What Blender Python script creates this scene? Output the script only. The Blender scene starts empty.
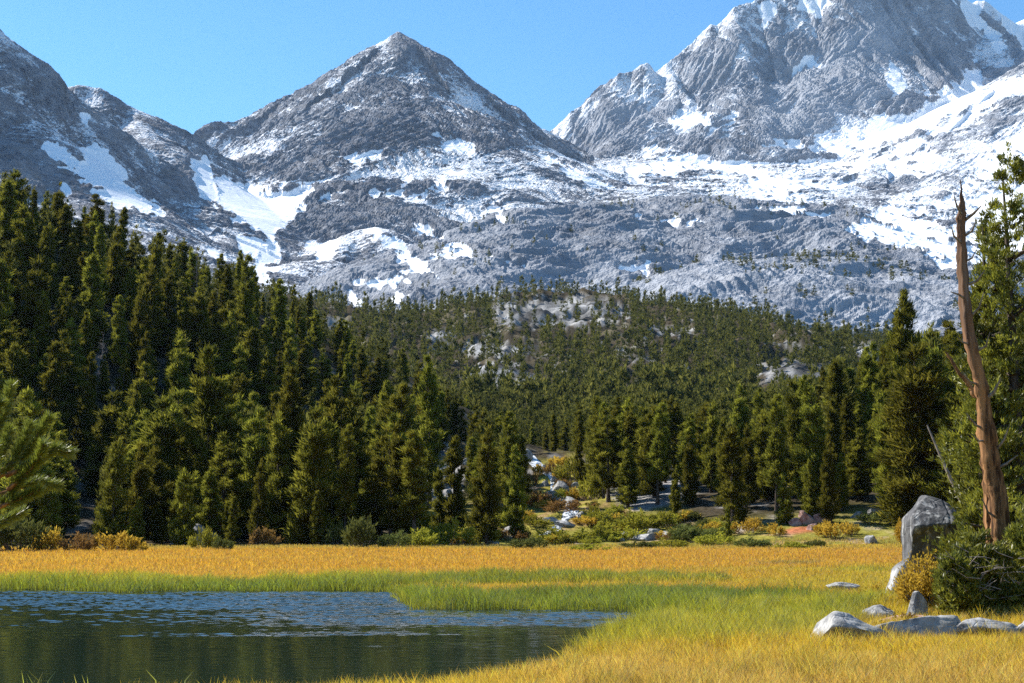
import bpy, math, random
import numpy as np
from mathutils import Vector, Matrix

# ------------------------------------------------------------------ camera
SC = bpy.context.scene
COL = SC.collection
W, HH, FPX, HOR = 1024, 683, 1564.0, 520.0
CAMZ = 3.0
PITCH = math.atan((HOR - HH / 2) / FPX)
cam_d = bpy.data.cameras.new('camera'); cam = bpy.data.objects.new('camera', cam_d); COL.objects.link(cam)
cam.location = (0, 0, CAMZ); cam.rotation_euler = (math.pi / 2 + PITCH, 0, 0)
cam_d.sensor_width = 36; cam_d.lens = 36 * FPX / W; cam_d.clip_end = 30000; cam_d.clip_start = 0.1
cam_d.dof.use_dof = True; cam_d.dof.focus_distance = 130; cam_d.dof.aperture_fstop = 14.0
SC.camera = cam

# ------------------------------------------------------------------ light
SUN_AZ, SUN_EL = math.radians(-60), math.radians(41)     # azimuth from +Y towards +X
wld = bpy.data.worlds.new('World'); SC.world = wld; wld.use_nodes = True
wn = wld.node_tree
sky = wn.nodes.new('ShaderNodeTexSky'); sky.sky_type = 'NISHITA'; sky.sun_disc = False
sky.sun_elevation = SUN_EL; sky.sun_rotation = SUN_AZ
sky.altitude = 2500; sky.air_density = 1.0; sky.dust_density = 0.0; sky.ozone_density = 5.0
bg = wn.nodes['Background']; bg.inputs['Strength'].default_value = 0.11
hsv = wn.nodes.new('ShaderNodeHueSaturation'); hsv.inputs['Saturation'].default_value = 1.12; hsv.inputs['Hue'].default_value = 0.49
wn.links.new(sky.outputs['Color'], hsv.inputs['Color']); wn.links.new(hsv.outputs['Color'], bg.inputs['Color'])
sd = Vector((math.sin(SUN_AZ) * math.cos(SUN_EL), math.cos(SUN_AZ) * math.cos(SUN_EL), math.sin(SUN_EL)))
sun_d = bpy.data.lights.new('sun', 'SUN'); sun_d.energy = 5.0; sun_d.angle = math.radians(0.5); sun_d.color = (1, 0.95, 0.87)
sun = bpy.data.objects.new('sun', sun_d); COL.objects.link(sun); sun.location = (-300, 300, 500)
sun.rotation_euler = (-sd).to_track_quat('-Z', 'Y').to_euler()
vs = SC.view_settings
vs.view_transform = 'Standard'; vs.look = 'None'; vs.gamma = 1; vs.use_curve_mapping = False; vs.exposure = 1.05
cy = SC.cycles
cy.max_bounces = 5; cy.diffuse_bounces = 2; cy.glossy_bounces = 2; cy.transmission_bounces = 3; cy.volume_bounces = 0
cy.transparent_max_bounces = 4; cy.use_denoising = False; cy.caustics_reflective = False; cy.caustics_refractive = False
try:
    cy.denoiser = 'OPENIMAGEDENOISE'; cy.denoising_input_passes = 'RGB_ALBEDO_NORMAL'; cy.denoising_prefilter = 'ACCURATE'
except Exception:
    pass
cy.sample_clamp_indirect = 6

R0 = np.random.default_rng(7)
random.seed(11)

# ------------------------------------------------------------------ helpers: projection
CT, ST = math.cos(PITCH), math.sin(PITCH)
def at(px, py, Y):
    """the world point at depth Y seen at a pixel of the photograph"""
    u = (px - W / 2) / FPX; v = (HH / 2 - py) / FPX
    k = Y / (CT - v * ST)
    return (u * k, Y, CAMZ + (ST + v * CT) * k)
def on_ground(px, py, z=0.0):
    u = (px - W / 2) / FPX; v = (HH / 2 - py) / FPX
    k = (z - CAMZ) / (ST + v * CT)
    return (u * k, (CT - v * ST) * k)
def project(x, y, z):
    dz = z - CAMZ
    d = np.maximum(y * CT + dz * ST, 1e-3); up = dz * CT - y * ST
    return W / 2 + FPX * x / d, HH / 2 - FPX * up / d

# ------------------------------------------------------------------ helpers: noise
def _hash(i, j, seed):
    h = (i.astype(np.int64) * 374761393 + j.astype(np.int64) * 668265263 + seed * 974634777) & 0xffffffff
    h = ((h ^ (h >> 13)) * 1274126177) & 0xffffffff
    return (h ^ (h >> 16)) & 0xffffffff
def perlin(x, y, seed=0):
    x = np.asarray(x, np.float64); y = np.asarray(y, np.float64)
    i = np.floor(x); j = np.floor(y); fx = x - i; fy = y - j
    u = fx * fx * fx * (fx * (fx * 6 - 15) + 10); v = fy * fy * fy * (fy * (fy * 6 - 15) + 10)
    def g(di, dj):
        a = _hash(i + di, j + dj, seed) * (2 * math.pi / 4294967296.0)
        return np.cos(a) * (fx - di) + np.sin(a) * (fy - dj)
    a = g(0, 0); b = g(1, 0); c = g(0, 1); d = g(1, 1)
    return 1.5 * ((a + (b - a) * u) * (1 - v) + (c + (d - c) * u) * v)
def fbm(x, y, lam, octs, seed=0, gain=0.5, ridged=False):
    s = 0; a = 1.0
    for o in range(octs):
        n = perlin(x / lam + 17.3 * o, y / lam - 9.1 * o, seed + o)
        if ridged: n = 1 - 2 * np.abs(n)
        s = s + a * n; a *= gain; lam *= 0.5
    return s
def sstep(a, b, x):
    t = np.clip((x - a) / (b - a), 0, 1); return t * t * (3 - 2 * t)
def poly_sdf(px, py, poly):
    """signed distance to a polygon, positive inside"""
    poly = np.asarray(poly, float); n = len(poly)
    d2 = np.full(np.shape(px), 1e18); ins = np.zeros(np.shape(px), bool)
    for k in range(n):
        ax, ay = poly[k]; bx, by = poly[(k + 1) % n]
        ex, ey = bx - ax, by - ay
        t = np.clip(((px - ax) * ex + (py - ay) * ey) / (ex * ex + ey * ey + 1e-9), 0, 1)
        d2 = np.minimum(d2, (px - ax - t * ex) ** 2 + (py - ay - t * ey) ** 2)
        c = (ay > py) != (by > py)
        with np.errstate(divide='ignore', invalid='ignore'):
            ins ^= c & (px < (bx - ax) * (py - ay) / (by - ay + 1e-12) + ax)
    d = np.sqrt(d2)
    return np.where(ins, d, -d)

# ------------------------------------------------------------------ helpers: objects
def np_mesh(name, V, F, attrs=None, smooth=True, mats=None):
    m = bpy.data.meshes.new(name)
    V = np.ascontiguousarray(V, np.float32); F = np.ascontiguousarray(F, np.int32)
    n, k = F.shape
    m.vertices.add(len(V)); m.vertices.foreach_set('co', V.ravel())
    m.loops.add(n * k); m.loops.foreach_set('vertex_index', F.ravel())
    m.polygons.add(n)
    m.polygons.foreach_set('loop_start', np.arange(0, n * k, k, dtype=np.int32))
    m.polygons.foreach_set('loop_total', np.full(n, k, np.int32))
    m.polygons.foreach_set('use_smooth', np.full(n, smooth, bool))
    for an, av in (attrs or {}).items():
        av = np.asarray(av, np.float32)
        if av.ndim == 1:
            a = m.attributes.new(an, 'FLOAT', 'POINT'); a.data.foreach_set('value', av)
        else:
            if av.shape[1] == 3: av = np.concatenate([av, np.ones((len(av), 1), np.float32)], 1)
            a = m.attributes.new(an, 'FLOAT_COLOR', 'POINT'); a.data.foreach_set('color', np.ascontiguousarray(av).ravel())
    m.update(calc_edges=True)
    for mt in (mats or []): m.materials.append(mt)
    return m
def link(name, mesh, parent=None, loc=None):
    o = bpy.data.objects.new(name, mesh); COL.objects.link(o)
    if parent is not None: o.parent = parent
    if loc is not None: o.location = loc
    return o
def tag(o, label=None, cat=None, group=None, kind=None):
    if label: o['label'] = label
    if cat: o['category'] = cat
    if group: o['group'] = group
    if kind: o['kind'] = kind
    return o
def empty(name, loc, rz=0.0, s=1.0):
    o = bpy.data.objects.new(name, None); COL.objects.link(o); o.location = loc
    o.rotation_euler = (0, 0, rz); o.scale = (s, s, s) if np.isscalar(s) else s
    o.empty_display_size = 0.3
    return o

class MB:
    """collects quads from tubes and blades, builds ONE mesh"""
    def __init__(s): s.V = []; s.F = []; s.T = []; s.n = 0
    def add(s, V, F, t=None):
        V = np.asarray(V, float); s.V.append(V); s.F.append(np.asarray(F, int) + s.n)
        s.T.append(np.full(len(V), 0.5) if t is None else np.broadcast_to(t, (len(V),)).astype(float)); s.n += len(V)
    def tube(s, pts, rad, sides=6, rough=0.0, seed=0, twist=0.0):
        pts = np.asarray(pts, float); rad = np.broadcast_to(rad, (len(pts),)); n = len(pts)
        tg = np.gradient(pts, axis=0); tg /= np.linalg.norm(tg, axis=1)[:, None] + 1e-9
        ref = np.array([0.31, 0.95, 0.05]) if abs(tg[0][2]) > 0.7 else np.array([0, 0, 1.0])
        a = np.cross(tg, ref); a /= np.linalg.norm(a, axis=1)[:, None] + 1e-9; b = np.cross(tg, a)
        th = np.arange(sides) * 2 * math.pi / sides
        rg = np.random.default_rng(seed)
        V = []
        prof = 1 + rough * rg.uniform(-1, 1, sides)
        for i in range(n):
            rr = rad[i] * (prof * (1 + 0.35 * rough * rg.uniform(-1, 1, sides)))
            ang = th + twist * i
            V.append(pts[i] + (a[i][None] * np.cos(ang)[:, None] + b[i][None] * np.sin(ang)[:, None]) * rr[:, None])
        V = np.concatenate(V + [pts[-1:]])
        F = [(i * sides + k, i * sides + (k + 1) % sides, (i + 1) * sides + (k + 1) % sides, (i + 1) * sides + k) for i in range(n - 1) for k in range(sides)]
        F += [((n - 1) * sides + k, (n - 1) * sides + (k + 1) % sides, n * sides, n * sides) for k in range(sides)]
        s.add(V, F)
    def mesh(s, name, mat, smooth=True):
        V = np.concatenate(s.V); F = np.concatenate(s.F); T = np.concatenate(s.T)
        m = np_mesh(name, V, F, {'tint': T}, smooth, [mat]); m.validate(); return m
def norm(a): return a / (np.linalg.norm(a, axis=-1, keepdims=True) + 1e-9)
def blades(C, D, L, Wd, rg, mid=0.45):
    """diamond blades: V (4n,3), F (n,4)"""
    n = len(C); D = norm(D)
    S = norm(np.cross(D, rg.normal(size=(n, 3)))) * (np.broadcast_to(Wd, (n,)) / 2)[:, None]
    DL = D * np.broadcast_to(L, (n,))[:, None]
    V = np.stack([C, C + DL * mid + S, C + DL, C + DL * mid - S], 1).reshape(-1, 3)
    return V, np.arange(4 * n).reshape(n, 4)

# ------------------------------------------------------------------ materials
def new_mat(name):
    m = bpy.data.materials.new(name); m.use_nodes = True; nt = m.node_tree; nt.nodes.clear()
    out = nt.nodes.new('ShaderNodeOutputMaterial')
    return m, nt, out
class NT:
    def __init__(s, nt): s.nt = nt
    def n(s, t, ins=None, **kw):
        nd = s.nt.nodes.new(t)
        for k, v in kw.items(): setattr(nd, k, v)
        for k, v in (ins or {}).items():
            if hasattr(v, 'is_linked') or isinstance(v, bpy.types.NodeSocket): s.nt.links.new(v, nd.inputs[k])
            else: nd.inputs[k].default_value = v
        return nd
    def attr(s, name): return s.n('ShaderNodeAttribute', attribute_name=name)
    def math(s, op, a, b=0.0, clamp=False): 
        nd = s.n('ShaderNodeMath', {0: a, 1: b}, operation=op); nd.use_clamp = clamp; return nd.outputs[0]
    def smap(s, x, a, b, c=0.0, d=1.0):
        nd = s.n('ShaderNodeMapRange', {0: x, 1: a, 2: b, 3: c, 4: d}); nd.interpolation_type = 'SMOOTHSTEP'; return nd.outputs[0]
    def mix(s, f, a, b, blend='MIX'):
        nd = s.nt.nodes.new('ShaderNodeMix'); nd.data_type = 'RGBA'; nd.blend_type = blend
        for i, v in ((0, f), (6, a), (7, b)):
            if isinstance(v, bpy.types.NodeSocket): s.nt.links.new(v, nd.inputs[i])
            else: nd.inputs[i].default_value = v if i == 0 else (tuple(v) + (1,))[:4]
        return nd.outputs[2]
    def noise(s, scale, detail=3, rough=0.55, vec=None, dist=0.0):
        nd = s.n('ShaderNodeTexNoise', {'Scale': scale, 'Detail': detail, 'Roughness': rough, 'Distortion': dist})
        if vec is not None: s.nt.links.new(vec, nd.inputs['Vector'])
        return nd.outputs['Fac']
    def pos(s): return s.n('ShaderNodeNewGeometry').outputs['Position']
    def obj(s): return s.n('ShaderNodeTexCoord').outputs['Object']

def leaf_mat(name, c1, c2, transl=0.35, rnd=0.25, gloss=0.0):
    """needles or leaves: two tones by the tuft's own tint, a small shift from plant to plant"""
    m, nt, out = new_mat(name); b = NT(nt)
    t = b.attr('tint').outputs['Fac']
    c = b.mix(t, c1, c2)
    r = b.n('ShaderNodeObjectInfo').outputs['Random']
    hs = b.n('ShaderNodeHueSaturation', {'Hue': b.smap(r, 0, 1, 0.5, 0.5 + 0.02 * rnd / 0.25), 'Saturation': 1.0, 'Value': b.smap(r, 0, 1, 1 - rnd, 1 + rnd), 'Color': c})
    c = hs.outputs[0]
    d = b.n('ShaderNodeBsdfDiffuse', {'Color': c}).outputs[0]
    tr = b.n('ShaderNodeBsdfTranslucent', {'Color': c}).outputs[0]
    s = b.n('ShaderNodeMixShader', {0: transl, 1: d, 2: tr}).outputs[0]
    if gloss > 0:
        g = b.n('ShaderNodeBsdfGlossy', {'Roughness': 0.45, 'Color': (1, 1, 1, 1)}).outputs[0]
        s = b.n('ShaderNodeMixShader', {0: gloss, 1: s, 2: g}).outputs[0]
    nt.links.new(s, out.inputs[0]); return m
def bark_mat(name, c1, c2, scale=9.0, stretch=0.12, top=None):
    m, nt, out = new_mat(name); b = NT(nt)
    mp = b.n('ShaderNodeMapping', {'Vector': b.obj(), 'Scale': (1, 1, stretch)}).outputs[0]
    f = b.noise(scale, 5, 0.65, mp)
    c = b.mix(b.smap(f, 0.35, 0.65), c1, c2)
    if top:
        z = b.n('ShaderNodeSeparateXYZ', {0: b.obj()}).outputs[2]; g = b.noise(1.3, 4, 0.6, mp)
        k = b.math('MULTIPLY', b.smap(b.math('ADD', z, b.math('MULTIPLY', g, 3.0)), top[1] + 1.5, top[2] + 1.5), 0.8)
        c = b.mix(k, c, top[0]); c = b.mix(b.smap(g, 0.55, 0.68, 0, 0.6), c, (0.26, 0.22, 0.19))
    bp = b.n('ShaderNodeBump', {'Strength': 0.8, 'Distance': 0.04, 'Height': f}).outputs[0]
    p = b.n('ShaderNodeBsdfPrincipled', {'Base Color': c, 'Roughness': 0.9, 'Normal': bp, 'Specular IOR Level': 0.1}).outputs[0]
    nt.links.new(p, out.inputs[0]); return m
def rock_mat(name, dark, pale, lichen=(0.24, 0.23, 0.19), scale=1.0, stain_shade=None, bump=0.06):
    m, nt, out = new_mat(name); b = NT(nt); p = b.obj()
    n1 = b.noise(2.2 * scale, 8, 0.65, p); n2 = b.noise(14 * scale, 4, 0.6, p); n3 = b.noise(0.9 * scale, 3, 0.5, p)
    c = b.mix(b.smap(n1, 0.36, 0.62), dark, pale)
    c = b.mix(b.smap(n2, 0.5, 0.75, 0, 0.5), c, tuple(x * 0.55 for x in dark))
    c = b.mix(b.smap(n3, 0.52, 0.66, 0, 0.55), c, lichen)
    if stain_shade:
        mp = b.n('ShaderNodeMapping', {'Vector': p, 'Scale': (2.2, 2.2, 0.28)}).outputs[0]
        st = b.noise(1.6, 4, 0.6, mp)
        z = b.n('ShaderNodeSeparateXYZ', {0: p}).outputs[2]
        k = b.math('MULTIPLY', b.smap(st, 0.32, 0.46), b.smap(z, stain_shade[0], stain_shade[1]))
        c = b.mix(b.math('MULTIPLY', k, 0.85), c, (0.04, 0.04, 0.045))  # dark streaks: partly real stain, partly the front's shade painted into the colour
    vr = b.n('ShaderNodeTexVoronoi', {'Scale': 1.3 * scale, 'Vector': p}, feature='DISTANCE_TO_EDGE').outputs[0]
    h = b.math('ADD', b.math('MULTIPLY', n1, 1.0), b.math('MULTIPLY', b.smap(vr, 0, 0.06), 0.25))
    h = b.math('ADD', h, b.math('MULTIPLY', n2, 0.25))
    bp = b.n('ShaderNodeBump', {'Strength': 0.9, 'Distance': bump / scale, 'Height': h}).outputs[0]
    s = b.n('ShaderNodeBsdfPrincipled', {'Base Color': c, 'Roughness': 0.85, 'Normal': bp, 'Specular IOR Level': 0.25}).outputs[0]
    nt.links.new(s, out.inputs[0]); return m
def col_mat(name, transl=0.0, nscale=None, namp=0.5, bump=0.0):
    """surface coloured by its own 'col' attribute (soil, grass ...) with fine noise"""
    m, nt, out = new_mat(name); b = NT(nt)
    c = b.attr('col').outputs['Color']
    nrm = None
    if nscale:
        f = b.noise(nscale, 5, 0.65, b.pos())
        f2 = b.noise(nscale * 0.13, 4, 0.6, b.pos())
        k = b.math('ADD', b.smap(f, 0.25, 0.75, 1 - namp, 1 + namp), b.smap(f2, 0.3, 0.7, -namp * 0.5, namp * 0.5))
        c = b.n('ShaderNodeVectorMath', {0: c, 1: b.n('ShaderNodeCombineXYZ', {0: k, 1: k, 2: k}).outputs[0]}, operation='MULTIPLY').outputs[0]
        if bump: nrm = b.n('ShaderNodeBump', {'Strength': 0.9, 'Distance': bump, 'Height': f}).outputs[0]
    d = b.n('ShaderNodeBsdfDiffuse', {'Color': c})
    if nrm is not None: nt.links.new(nrm, d.inputs['Normal'])
    s = d.outputs[0]
    if transl:
        tr = b.n('ShaderNodeBsdfTranslucent', {'Color': c}).outputs[0]
        s = b.n('ShaderNodeMixShader', {0: transl, 1: s, 2: tr}).outputs[0]
        g = b.n('ShaderNodeBsdfGlossy', {'Roughness': 0.4, 'Color': (1, 1, 1, 1)}).outputs[0]
        s = b.n('ShaderNodeMixShader', {0: 0.07, 1: s, 2: g}).outputs[0]
    nt.links.new(s, out.inputs[0]); return m
def mountain_mat(name):
    m, nt, out = new_mat(name); b = NT(nt); p = b.pos()
    snow = b.attr('snow').outputs['Fac']; dust = b.attr('dust').outputs['Fac']; tone = b.attr('tone').outputs['Fac']
    n1 = b.noise(0.06, 6, 0.65, p); n2 = b.noise(0.22, 4, 0.65, p); n3 = b.noise(0.011, 5, 0.6, p)
    wp = b.n('ShaderNodeMapping', {'Vector': p, 'Scale': (1, 1, 3.2), 'Rotation': (0.2, 0.35, 0)}).outputs[0]
    n4 = b.noise(0.035, 5, 0.6, wp)
    c = b.mix(b.smap(n1, 0.35, 0.65), (0.058, 0.067, 0.092), (0.20, 0.215, 0.25))  # blue cast of distant air is put into the rock colour
    c = b.mix(b.smap(n4, 0.45, 0.68, 0, 0.6), c, (0.14, 0.128, 0.12))
    c = b.mix(b.math('MULTIPLY', tone, 0.75), c, (0.43, 0.45, 0.49))
    nz = b.n('ShaderNodeSeparateXYZ', {0: b.n('ShaderNodeNewGeometry').outputs['Normal']}).outputs[2]
    k = b.math('ADD', b.math('MULTIPLY', n2, 1.05), b.math('MULTIPLY', n1, 0.75))
    k = b.math('ADD', k, b.math('MULTIPLY', n3, 0.6))
    k = b.math('ADD', k, b.math('MULTIPLY', nz, 0.55))
    k = b.math('ADD', k, dust)
    dm = b.smap(k, 1.66, 1.90)
    sm = b.smap(b.math('ADD', snow, b.math('MULTIPLY', b.math('SUBTRACT', n1, 0.5), 0.8)), 0.42, 0.58)
    f = b.math('MAXIMUM', b.math('MULTIPLY', dm, 0.9), sm)
    c = b.mix(f, c, (0.87, 0.88, 0.9))
    h = b.math('ADD', b.math('MULTIPLY', n1, 1.0), b.math('MULTIPLY', n2, 0.35))
    bs = b.math('SUBTRACT', 1.0, b.math('MULTIPLY', sm, 0.92))
    bp = b.n('ShaderNodeBump', {'Strength': bs, 'Distance': 9.0, 'Height': h}).outputs[0]
    s = b.n('ShaderNodeBsdfPrincipled', {'Base Color': c, 'Roughness': 0.9, 'Normal': bp, 'Specular IOR Level': 0.1}).outputs[0]
    nt.links.new(s, out.inputs[0]); return m
def water_mat():
    m, nt, out = new_mat('lake_water'); b = NT(nt); p = b.pos()
    y = b.n('ShaderNodeSeparateXYZ', {0: p}).outputs[1]; x = b.n('ShaderNodeSeparateXYZ', {0: p}).outputs[0]
    s = b.n('ShaderNodeBsdfPrincipled', {'Base Color': (0.012, 0.022, 0.014, 1), 'Roughness': 0.07, 'IOR': 1.333}).outputs[0]
    nt.links.new(s, out.inputs[0]); return m

M_MTN = mountain_mat('granite_and_snow')
M_SOIL = col_mat('soil', 0, 1.6, 0.45, 0.25)
M_MEADOW = col_mat('meadow_soil', 0, 3.0, 0.3, 0.1)
M_GRASS = col_mat('grass_blades', 0.5)
M_WATER = water_mat()
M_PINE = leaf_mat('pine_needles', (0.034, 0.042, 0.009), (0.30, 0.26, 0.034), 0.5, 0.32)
M_PINE_NEAR = leaf_mat('near_pine_needles', (0.055, 0.07, 0.012), (0.32, 0.30, 0.035), 0.45, 0.1, 0.03)  # slightly paler needles for the near pines
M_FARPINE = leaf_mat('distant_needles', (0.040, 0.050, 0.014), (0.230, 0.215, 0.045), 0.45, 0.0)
M_BARK = bark_mat('pine_bark', (0.035, 0.027, 0.02), (0.13, 0.10, 0.08))
M_DEAD = bark_mat('grey_dead_wood', (0.12, 0.10, 0.09), (0.30, 0.26, 0.23))
M_SNAG = bark_mat('orange_weathered_wood', (0.042, 0.022, 0.013), (0.38, 0.195, 0.085), 5.0, 0.10, top=((0.13, 0.08, 0.055), 5.5, 10.5))
M_TWIG = bark_mat('twigs', (0.10, 0.08, 0.07), (0.24, 0.2, 0.17), 14)
M_GOLD = leaf_mat('golden_leaves', (0.30, 0.17, 0.02), (0.55, 0.36, 0.05), 0.45, 0.12)
M_YELLOWGREEN = leaf_mat('yellow_green_leaves', (0.11, 0.12, 0.018), (0.33, 0.29, 0.035), 0.4, 0.2)
M_WILLOW = leaf_mat('willow_leaves', (0.05, 0.065, 0.018), (0.15, 0.155, 0.04), 0.35, 0.2)
M_RUST = leaf_mat('rusty_leaves', (0.13, 0.065, 0.03), (0.28, 0.16, 0.05), 0.35, 0.15)
M_ROCK = rock_mat('granite', (0.16, 0.16, 0.16), (0.40, 0.39, 0.37), scale=1.2)
M_BOULDER = rock_mat('stained_shaded_granite', (0.20, 0.20, 0.20), (0.46, 0.455, 0.44), scale=1.0, stain_shade=(0.9, 1.6))
M_DARKROCK = rock_mat('dark_layered_rock', (0.11, 0.11, 0.112), (0.40, 0.39, 0.375), scale=1.6)
M_REDROCK = rock_mat('reddish_rock', (0.20, 0.10, 0.08), (0.42, 0.28, 0.24), scale=0.6)

# ------------------------------------------------------------------ terrain height
def P3(pts): return np.array([at(*p) for p in pts])
def ridge(x, y, pts, sf, sb, w=15.0, d1=1e9, s2=None):
    """height of a crest polyline: front slope sf (towards the lake), back slope sb, gentler s2 beyond d1"""
    P = P3(pts); s2 = sf if s2 is None else s2
    best = np.full(x.shape, -1e4); bd = np.full(x.shape, 1e4); bs = np.zeros(x.shape); acc = 0
    for k in range(len(P) - 1):
        a, c = P[k], P[k + 1]; ex, ey = c[0] - a[0], c[1] - a[1]; L2 = ex * ex + ey * ey; L = math.sqrt(L2)
        t = np.clip(((x - a[0]) * ex + (y - a[1]) * ey) / L2, 0, 1)
        dx = x - a[0] - t * ex; dy = y - a[1] - t * ey
        d = np.sqrt(dx * dx + dy * dy)
        rd = np.sqrt(d * d + w * w) - w
        front = sstep(-0.25, 0.25, (-dy) / (d + 1e-6))
        hf = np.minimum(rd, d1) * sf + np.maximum(rd - d1, 0) * s2
        h = a[2] + t * (c[2] - a[2]) - (front * hf + (1 - front) * rd * sb)
        k_ = h > best
        best = np.where(k_, h, best); bd = np.where(k_, d, bd); bs = np.where(k_, acc + t * L, bs); acc += L
    return best, bd, bs
def rbf_setup(pts):
    P = P3(pts); n = len(P)
    A = np.sqrt(((P[:, None, :2] - P[None, :, :2]) ** 2).sum(2))
    M = np.zeros((n + 3, n + 3)); M[:n, :n] = A - 40 * np.eye(n); M[:n, n] = 1; M[:n, n + 1:] = P[:, :2]; M[n, :n] = 1; M[n + 1:, :n] = P[:, :2].T
    return P, np.linalg.solve(M, np.concatenate([P[:, 2], np.zeros(3)]))
def rbf(x, y, S):
    P, w = S; n = len(P)
    h = w[n] + w[n + 1] * x + w[n + 2] * y
    for k in range(n): h = h + w[k] * np.sqrt((x - P[k, 0]) ** 2 + (y - P[k, 1]) ** 2)
    return h
def smax(a, b, k):
    h = np.clip(0.5 + 0.5 * (a - b) / k, 0, 1); return b * (1 - h) + a * h + k * h * (1 - h)

FLOOR = rbf_setup([(230, 190, 3900), (262, 212, 3650), (250, 238, 3350), (262, 256, 3100), (270, 280, 2700), (205, 175, 3900),
    (60, 168, 2950), (105, 180, 2900), (150, 207, 2650), (190, 250, 2300), (40, 280, 1900),
    (430, 240, 3050), (455, 250, 2950), (420, 268, 2750), (405, 300, 2400), (395, 325, 2000), (350, 300, 2400),
    (520, 195, 3500), (600, 178, 3900), (640, 165, 4150), (700, 166, 4300), (760, 160, 4450), (830, 158, 4500), (890, 138, 4650),
    (650, 195, 3500), (720, 197, 3400), (790, 205, 3300), (870, 225, 3100), (930, 250, 2800), (1000, 190, 3700), (960, 270, 2500),
    (1080, 160, 3900), (1000, 250, 2900), (950, 118, 4700), (1000, 120, 4650),
    (400, 340, 1550), (480, 320, 1520), (600, 318, 1500), (720, 345, 1350), (850, 352, 1300), (960, 345, 1300), (200, 310, 1500), (0, 330, 1500)])
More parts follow.
